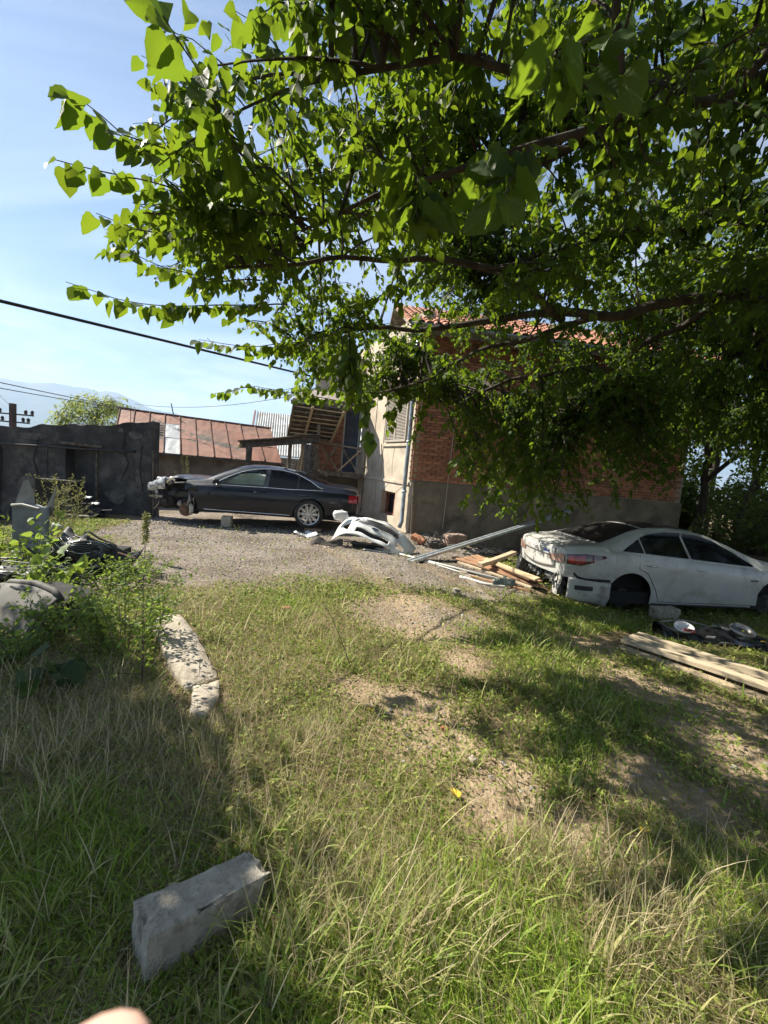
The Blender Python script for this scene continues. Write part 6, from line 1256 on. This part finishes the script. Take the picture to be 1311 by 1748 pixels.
def board(label, a, b_, w_, h_, m_, group, seed, roll=0., name="board"):
    random.seed(seed); a = V3(*a); b_ = V3(*b_); c = (a+b_)/2; d = (b_-a); L_ = d.length; d.normalize(); sd = d.cross(V3(0, 0, 1)).normalized(); up = sd.cross(d); sd2 = sd*math.cos(roll)+up*math.sin(roll); up2 = up*math.cos(roll)-sd*math.sin(roll)
    k = MB(); ts = np.linspace(-L_/2, L_/2, 9); bow = random.uniform(-.015, .015); V = []
    for t_ in ts:
        o_ = bow*(1-(2*t_/L_)**2)
        for y_, z_ in ((-1, -1), (1, -1), (1, 1), (-1, 1)): V.append((t_, y_*w_/2+random.uniform(-.002, .002), z_*h_/2+o_+random.uniform(-.001, .001)))
    F = [(0, 3, 2, 1), (32, 33, 34, 35)]
    for i in range(8):
        for q_ in range(4): F.append((i*4+q_, i*4+(q_+1) % 4, (i+1)*4+(q_+1) % 4, (i+1)*4+q_))
    k.add(V, F); o = k.build(name, m_, None, bevel=.003, loc=c); o.rotation_euler = Matrix((d, sd2, up2)).transposed().to_euler(); return tag(o, label, "board", group)
WOODR = mat("reddish_board", (.30,.16,.085), (.43,.26,.15), rough=.85, scale=5, stretch=(1,6,6), bump=.2, c3=(.22,.12,.07), s3=3)
WOODT = mat("tan_beam", (.44,.34,.22), (.55,.45,.31), rough=.85, scale=4, stretch=(1,6,6), bump=.2, c3=(.34,.26,.17), s3=3)
gB = "boards heaped behind the white sedan"
board("long weathered plank pointing out of the board heap towards the viewer", (1.50,7.6,-.14), (1.62,6.0,-.2), .13, .03, WOOD, gB, 1)
board("reddish board lowest in the heap beside the white sedan", (1.5,8.6,-.10), (2.72,7.05,-.16), .16, .03, WOODR, gB, 2)
board("reddish board second in the heap, slightly steeper", (1.72,8.5,-.06), (2.74,7.15,-.11), .15, .03, WOODR, gB, 3)
board("short thick tan beam crossing the top of the board heap", (1.80,7.6,.0), (2.70,8.6,.10), .11, .07, WOODT, gB, 4)
board("orange-brown board lying across the middle of the heap", (1.9,8.6,-.03), (2.6,7.1,-.06), .17, .028, WOODR, gB, 5, .1)
board("narrow tan lath at the front of the board heap", (1.5,8.1,-.09), (2.5,6.85,-.14), .06, .03, WOODT, gB, 6)
board("tan board tilted at the right of the heap near the tail of the sedan", (2.02,8.2,.0), (2.62,6.95,-.02), .12, .03, WOODP, gB, 7, .25)
board("brown board end lowest by the grass edge of the heap", (1.62,7.42,-.17), (2.5,6.85,-.2), .12, .03, WOODR, gB, 8, -.1)
board("dark old board under the heap", (1.45,7.9,-.17), (2.35,7.2,-.2), .2, .03, WOODD, gB, 9)
sheet("plastic_crate_piece", "grey-green torn plastic piece in front of the board heap", "plastic piece", lambda u, v: (-.2+.4*u, .1*v, .04+.18*v), 8, 6, mat("grey_green_plastic", (.12,.14,.12), (.20,.22,.19), rough=.5), (2.05, 6.75, -.22), seed=12, amp=.03)
gR = "long planks stacked at the right"
def ext(a, b_, f): a = np.array(a); b_ = np.array(b_); return tuple(a+(b_-a)*f)
for i, (a, b_, w_, h_, lb) in enumerate([((3.29,5.21,-.20), (4.09,4.24,-.20), .10, .05, "rear board of the long plank stack at the right"), ((3.12,5.06,-.185), (3.92,4.09,-.185), .125, .05, "second board from the back of the long plank stack"), ((2.92,4.87,-.155), (3.75,3.92,-.165), .15, .045, "wide pale front board on top of the long plank stack"), ((2.80,4.72,-.215), (3.62,3.75,-.23), .16, .055, "lower front board of the long plank stack")]):
    board(lb, a, ext(a, b_, 2.2), w_, h_, mat("old_plank_%d" % i, ((.40,.32,.21),(.36,.29,.19),(.44,.35,.23),(.38,.29,.18))[i], ((.52,.43,.30),(.47,.39,.27),(.56,.46,.32),(.48,.38,.25))[i], rough=.9, scale=4, stretch=(1,7,7), bump=.35, bscale=18, c3=(.20,.165,.12), s3=3), gR, 20+i)
# dark front-panel assembly with a lamp, lying beside the planks
pan = thing("car_front_panel", "black plastic car front panel with lamp lying behind the long planks", "car part", (4.45, 5.55, tzf(4.45, 5.55)), (0, 0, rad(-3)))
k = MB(); G_ = []
for s in np.linspace(-1, 1, 30): G_.append([(.68*s, .20*math.cos(a)*(1+.15*math.sin(s*7)), .02+(.15+.05*math.sin(s*5+1))*max(math.sin(a), 0)+.01*float(noise3(s*6, a*3, 0, 2))) for a in np.linspace(0, math.pi, 10)])
k.grid(G_); k.build("panel", mat("gloss_black", (.010,.010,.011), rough=.25, coat=.4), pan, smooth=True, solid=.006)
k = MB(); k.lathe([(.0, .0), (.06, .01), (.085, .03), (.09, .06)], (0, 0, 0), 'z', 20); o = k.build("lamp", LAMPC, pan, smooth=True, solid=.004); o.location = (-.42, -.10, .17); o.rotation_euler = (.5, 0, .2); o.scale = (1.5, 1, 1)
k = MB(); crumple(k, (0, 0, 0), (.15, .07, .06), .1, 4); o = k.build("lamp_lens", LAMPR, pan, smooth=True); o.location = (-.36, -.15, .175)
k = MB(); k.lathe([(.07, 0), (.10, .0), (.125, .02), (.12, .05), (.075, .06), (.07, 0)], (0, 0, 0), 'z', 24); o = k.build("throttle_ring", STEEL, pan, smooth=True); o.location = (.36, -.05, .2); o.rotation_euler = (.45, .1, 0); o.scale = (1.25, 1, 1)
k = MB(); crumple(k, (.25, .04, .16), (.36, .2, .16), .25, 51); k.build("housing", mat("dirty_alloy", (.14,.14,.14), (.26,.26,.255), rough=.45, metal=.6), pan, smooth=True)
k = MB(); k.tube([(-.62, .05, .2), (-.3, .1, .24), (0, .08, .2)], .012, 6); k.tube([(-.1, -.2, .0), (.0, -.24, .1), (.3, -.24, .1), (.36, -.2, .0)], .006, 5); k.build("bracket", STEEL, pan, smooth=True)
k = MB(); k.box((-.12, -.2, .14), (.1, .01, .03), Matrix.Rotation(.6, 3, 'X')); k.build("sticker", mat("white_sticker", (.7,.7,.68), rough=.6), pan)

# ------------------------------------------------------------------ scrap heap at the left
door_ = thing("torn_body_panel", "blue-grey torn car body panel standing in the scrap at the left edge", "car panel", (-4.55, 5.5, .05))
BLUEG = mat("blue_grey_paint", (.10,.13,.155), (.16,.19,.215), rough=.5, scale=4, c3=(.11,.12,.12), s3=5)
k = MB(); k.grid([[(-.26+.52*u, .05*math.sin(u*5), .0+.66*v+.02*math.sin(v*40)*(.2 < u < .8)) for v in np.linspace(0, 1, 30)] for u in np.linspace(0, 1, 12)]); k.build("panel", BLUEG, door_, smooth=True, solid=.01)
k = MB(); k.add([(-.30, .05, .55), (-.02, .08, .60), (-.06, .1, .80), (-.15, .12, .98), (-.20, .1, .94)], [(0, 1, 2, 3, 4)]); k.build("torn_fin", mat("pale_primer", (.17,.17,.155), (.25,.25,.23), rough=.6), door_, solid=.012)
k = MB(); k.add([(.10, .02, .50), (.27, .0, .56), (.30, -.02, .74), (.34, -.02, .95), (.22, .0, .72)], [(0, 1, 2, 3, 4)]); k.build("torn_fin", MATS["pale_primer"], door_, solid=.012)
k = MB(); k.tube([(-.26,.0,.64),(-.1,-.03,.66),(.1,-.02,.62),(.26,.0,.66)], .022, 6); k.build("flange", MATS["pale_primer"], door_, smooth=True)
blk = make_bumper("crumpled_bumper", "crumpled black bumper in the scrap heap at the left", (-3.72, 5.12, .08), (.93, -.18, -.10), (-.15, .35, .9), .66, mat("scuffed_black", (.014,.014,.015), (.05,.05,.05), rough=.62, scale=9, c3=(.11,.11,.11), s3=7), .13, False)
k = MB(); k.tube([(-.95,.3,.30),(-.9,.15,.50),(-.75,.0,.62),(-.5,-.05,.62)], [.02,.035,.04,.02], 7); k.build("white_edge", mat("scuffed_white", (.46,.46,.44), rough=.6), blk, smooth=True)
k = MB(); k.beam((.7,.1,.42), (1.12,.05,.40), .05, .02); k.build("bracket", RUSTY, blk)
rough_block("scrap_box", "dark crate-like box under the crumpled black bumper", "box", (-3.75, 5.5, .08), (.8, .4, .3), .1, DARKIN, 39, .01)
lid = thing("grey_car_door_panel", "dusty beige-grey moulded panel leaning low at the left edge", "car panel", (-2.98, 3.62, -.02), (rad(0), rad(0), rad(-20)))
BEIG = mat("dusty_grey_plastic", (.075,.071,.06), (.115,.108,.09), rough=.75, scale=4, c3=(.05,.047,.04), s3=6)
G_ = []
for u in np.linspace(0, 1, 24):
    G_.append([(-.38+.76*u, -.30+.30*v+.03*math.sin(u*3), .02+.30*v**.7-.06*(1-u)*0+.035*math.sin(math.pi*u)+(.012 if .15 < u < .85 and .2 < v < .8 else 0)-.10*max(0, v-.88)*4) for v in np.linspace(0, 1, 22)])
k = MB(); k.grid(G_); k.build("panel", BEIG, lid, smooth=True, solid=.014)
k = MB(); k.tube([(-.40,-.02,.24),(-.30,.0,.31),(0,.02,.345),(.25,.01,.33),(.38,-.02,.28)], .03, 8); k.build("rolled_edge", BEIG, lid, smooth=True)
k = MB(); k.tube([(-.2, -.06, .30), (-.1, -.07, .305), (.0, -.06, .305)], .012, 6); k.build("clip", BLACK, lid)
k = MB()
for u in (.22, .30): k.tube([G_[int(u*23)][j] for j in range(2, 20)], .006, 5)
k.build("rib", BEIG, lid, smooth=True)
k = MB(); crumple(k, (-.05, .25, .1), (.8, .4, .3), .2, 66); k.build("dark_core", DARKIN, lid)
tangle("scrap_tangle", "black scrap heap piled below the bright broad-leaved sprig", (-3.9, 4.7, -.05), 16, (.55, .35, .4), BLACK, 8)
tangle("scrap_tangle", "dark heap of car parts against the foot of the dark wall", (-7.7, 10.9, -.3), 22, (.7, .3, .5), BLACK, 9)
rough_block("scrap_box", "dark box shape leaning against the wall behind the scrap", "box", (-8.4, 11.0, .1), (.9, .4, .9), .1, DARKIN, 36, .01)
for x, y, z, lb in ((-7.45, 10.7, .18, "small white plastic scrap on the dark heap by the wall"), (-7.2, 10.6, .05, "white shard lying lower on the dark heap by the wall")):
    sheet("plastic_shard", lb, "plastic shard", lambda u, v: (-.09+.18*u, .05*v, .05*v), 6, 5, MATS["white_foil"], (x, y, z), seed=int(-x*10), amp=.02)
rough_block("plank_piece", "thin grey strip lying in front of the dark wall heap", "strip", (-7.5, 10.3, -.22), (.7, .06, .03), .05, CONC, 38, .002)

# ------------------------------------------------------------------ fallen leaves
FALL = mat("yellow_leaf", (.62,.36,.025), (.70,.48,.05), rough=.6, scale=20)
fm = mesh_np("fallen_leaf", LT_V*np.array([1, 1, 1.6]), LT_F); fm.materials.append(FALL)
for x, y, s_, rz, lb in ((.48,1.95,.065,.4,"largest yellow fallen leaf, on the bare soil in the foreground"), (1.37,1.88,.05,2.1,"orange-yellow fallen leaf at the right, edge of the shade"), (.04,2.63,.05,1.0,"yellow fallen leaf on the soil near the middle"), (1.12,2.6,.035,3.0,"tiny yellow leaf on the grass in the right half"), (-.95,4.1,.05,.2,"yellow leaf in the dry grass behind the slab"), (4.85,5.15,.06,1.2,"yellow leaf lying on the black front panel")):
    o = link("fallen_leaf", fm, None, None, (x, y, tzf(x, y)+(.035 if x < 4 else .2))); o.rotation_euler = (.25, .2, rz); o.scale = (s_,)*3; tag(o, lb, "leaf", "yellow leaves fallen on the yard")

# ------------------------------------------------------------------ photographer's fingertip at the lower edge of the view
hand = thing("person_hand", "blurred bare fingertip of the photographer at the bottom edge", "hand", (-.055, .02, 1.46))
SKIN = mat("skin", (.52,.32,.25), (.58,.37,.29), rough=.5, scale=30, bump=.1)
def skin_mesh(name, verts, edges, radii, sub=2):
    me = bpy.data.meshes.new(name); me.from_pydata(verts, edges, []); o = link(name, me, SKIN, hand); md = o.modifiers.new("skin", 'SKIN')
    for i, r_ in enumerate(radii): me.skin_vertices[0].data[i].radius = (r_, r_*.92)
    me.skin_vertices[0].data[0].use_root = True; sm_ = o.modifiers.new("sub", 'SUBSURF'); sm_.levels = sub; sm_.render_levels = sub; md.use_smooth_shade = True; return o
hU, hR, hF = V3(*_u), V3(*_r), V3(*_f); hO = V3(-.055, .02, 1.46)
tipc = V3(0, 0, EYE)+(hF+hR*((160-655.5)/733)+hU*((874-1822)/733))*.075-hO
def hp(r_, u_, f_): return tuple(tipc+hR*r_+hU*u_+hF*f_)
# index finger reaches up past the lens edge; the others curl below it, the thumb leaves the side of the palm
hv = [hp(.012,-.105,-.035), hp(.010,-.135,-.055), hp(.0,-.078,-.010), hp(.0,-.048,.002), hp(0,-.022,.003), hp(0,0,0), hp(0,.003,0),
      hp(.022,-.082,-.012), hp(.024,-.062,.012), hp(.025,-.078,.030), hp(.024,-.092,.022),
      hp(.042,-.088,-.016), hp(.045,-.070,.008), hp(.046,-.084,.026), hp(.045,-.098,.018),
      hp(.060,-.098,-.024), hp(.063,-.084,-.004), hp(.064,-.096,.012), hp(.063,-.106,.006),
      hp(-.020,-.118,-.030), hp(-.040,-.100,-.010), hp(-.045,-.080,.010), hp(-.040,-.062,.020), hp(.035,-.118,-.045)]
he = [(0,1),(0,2),(2,3),(3,4),(4,5),(5,6),(0,7),(7,8),(8,9),(9,10),(0,23),(23,11),(11,12),(12,13),(13,14),(23,15),(15,16),(16,17),(17,18),(1,19),(19,20),(20,21),(21,22)]
hr = [.020,.022,.0115,.0108,.0106,.0104,.0075,.0115,.010,.0092,.008,.0112,.0098,.009,.008,.0105,.009,.0082,.007,.016,.0115,.0105,.0085,.020]
skin_mesh("palm_and_fingers", hv, he, hr)
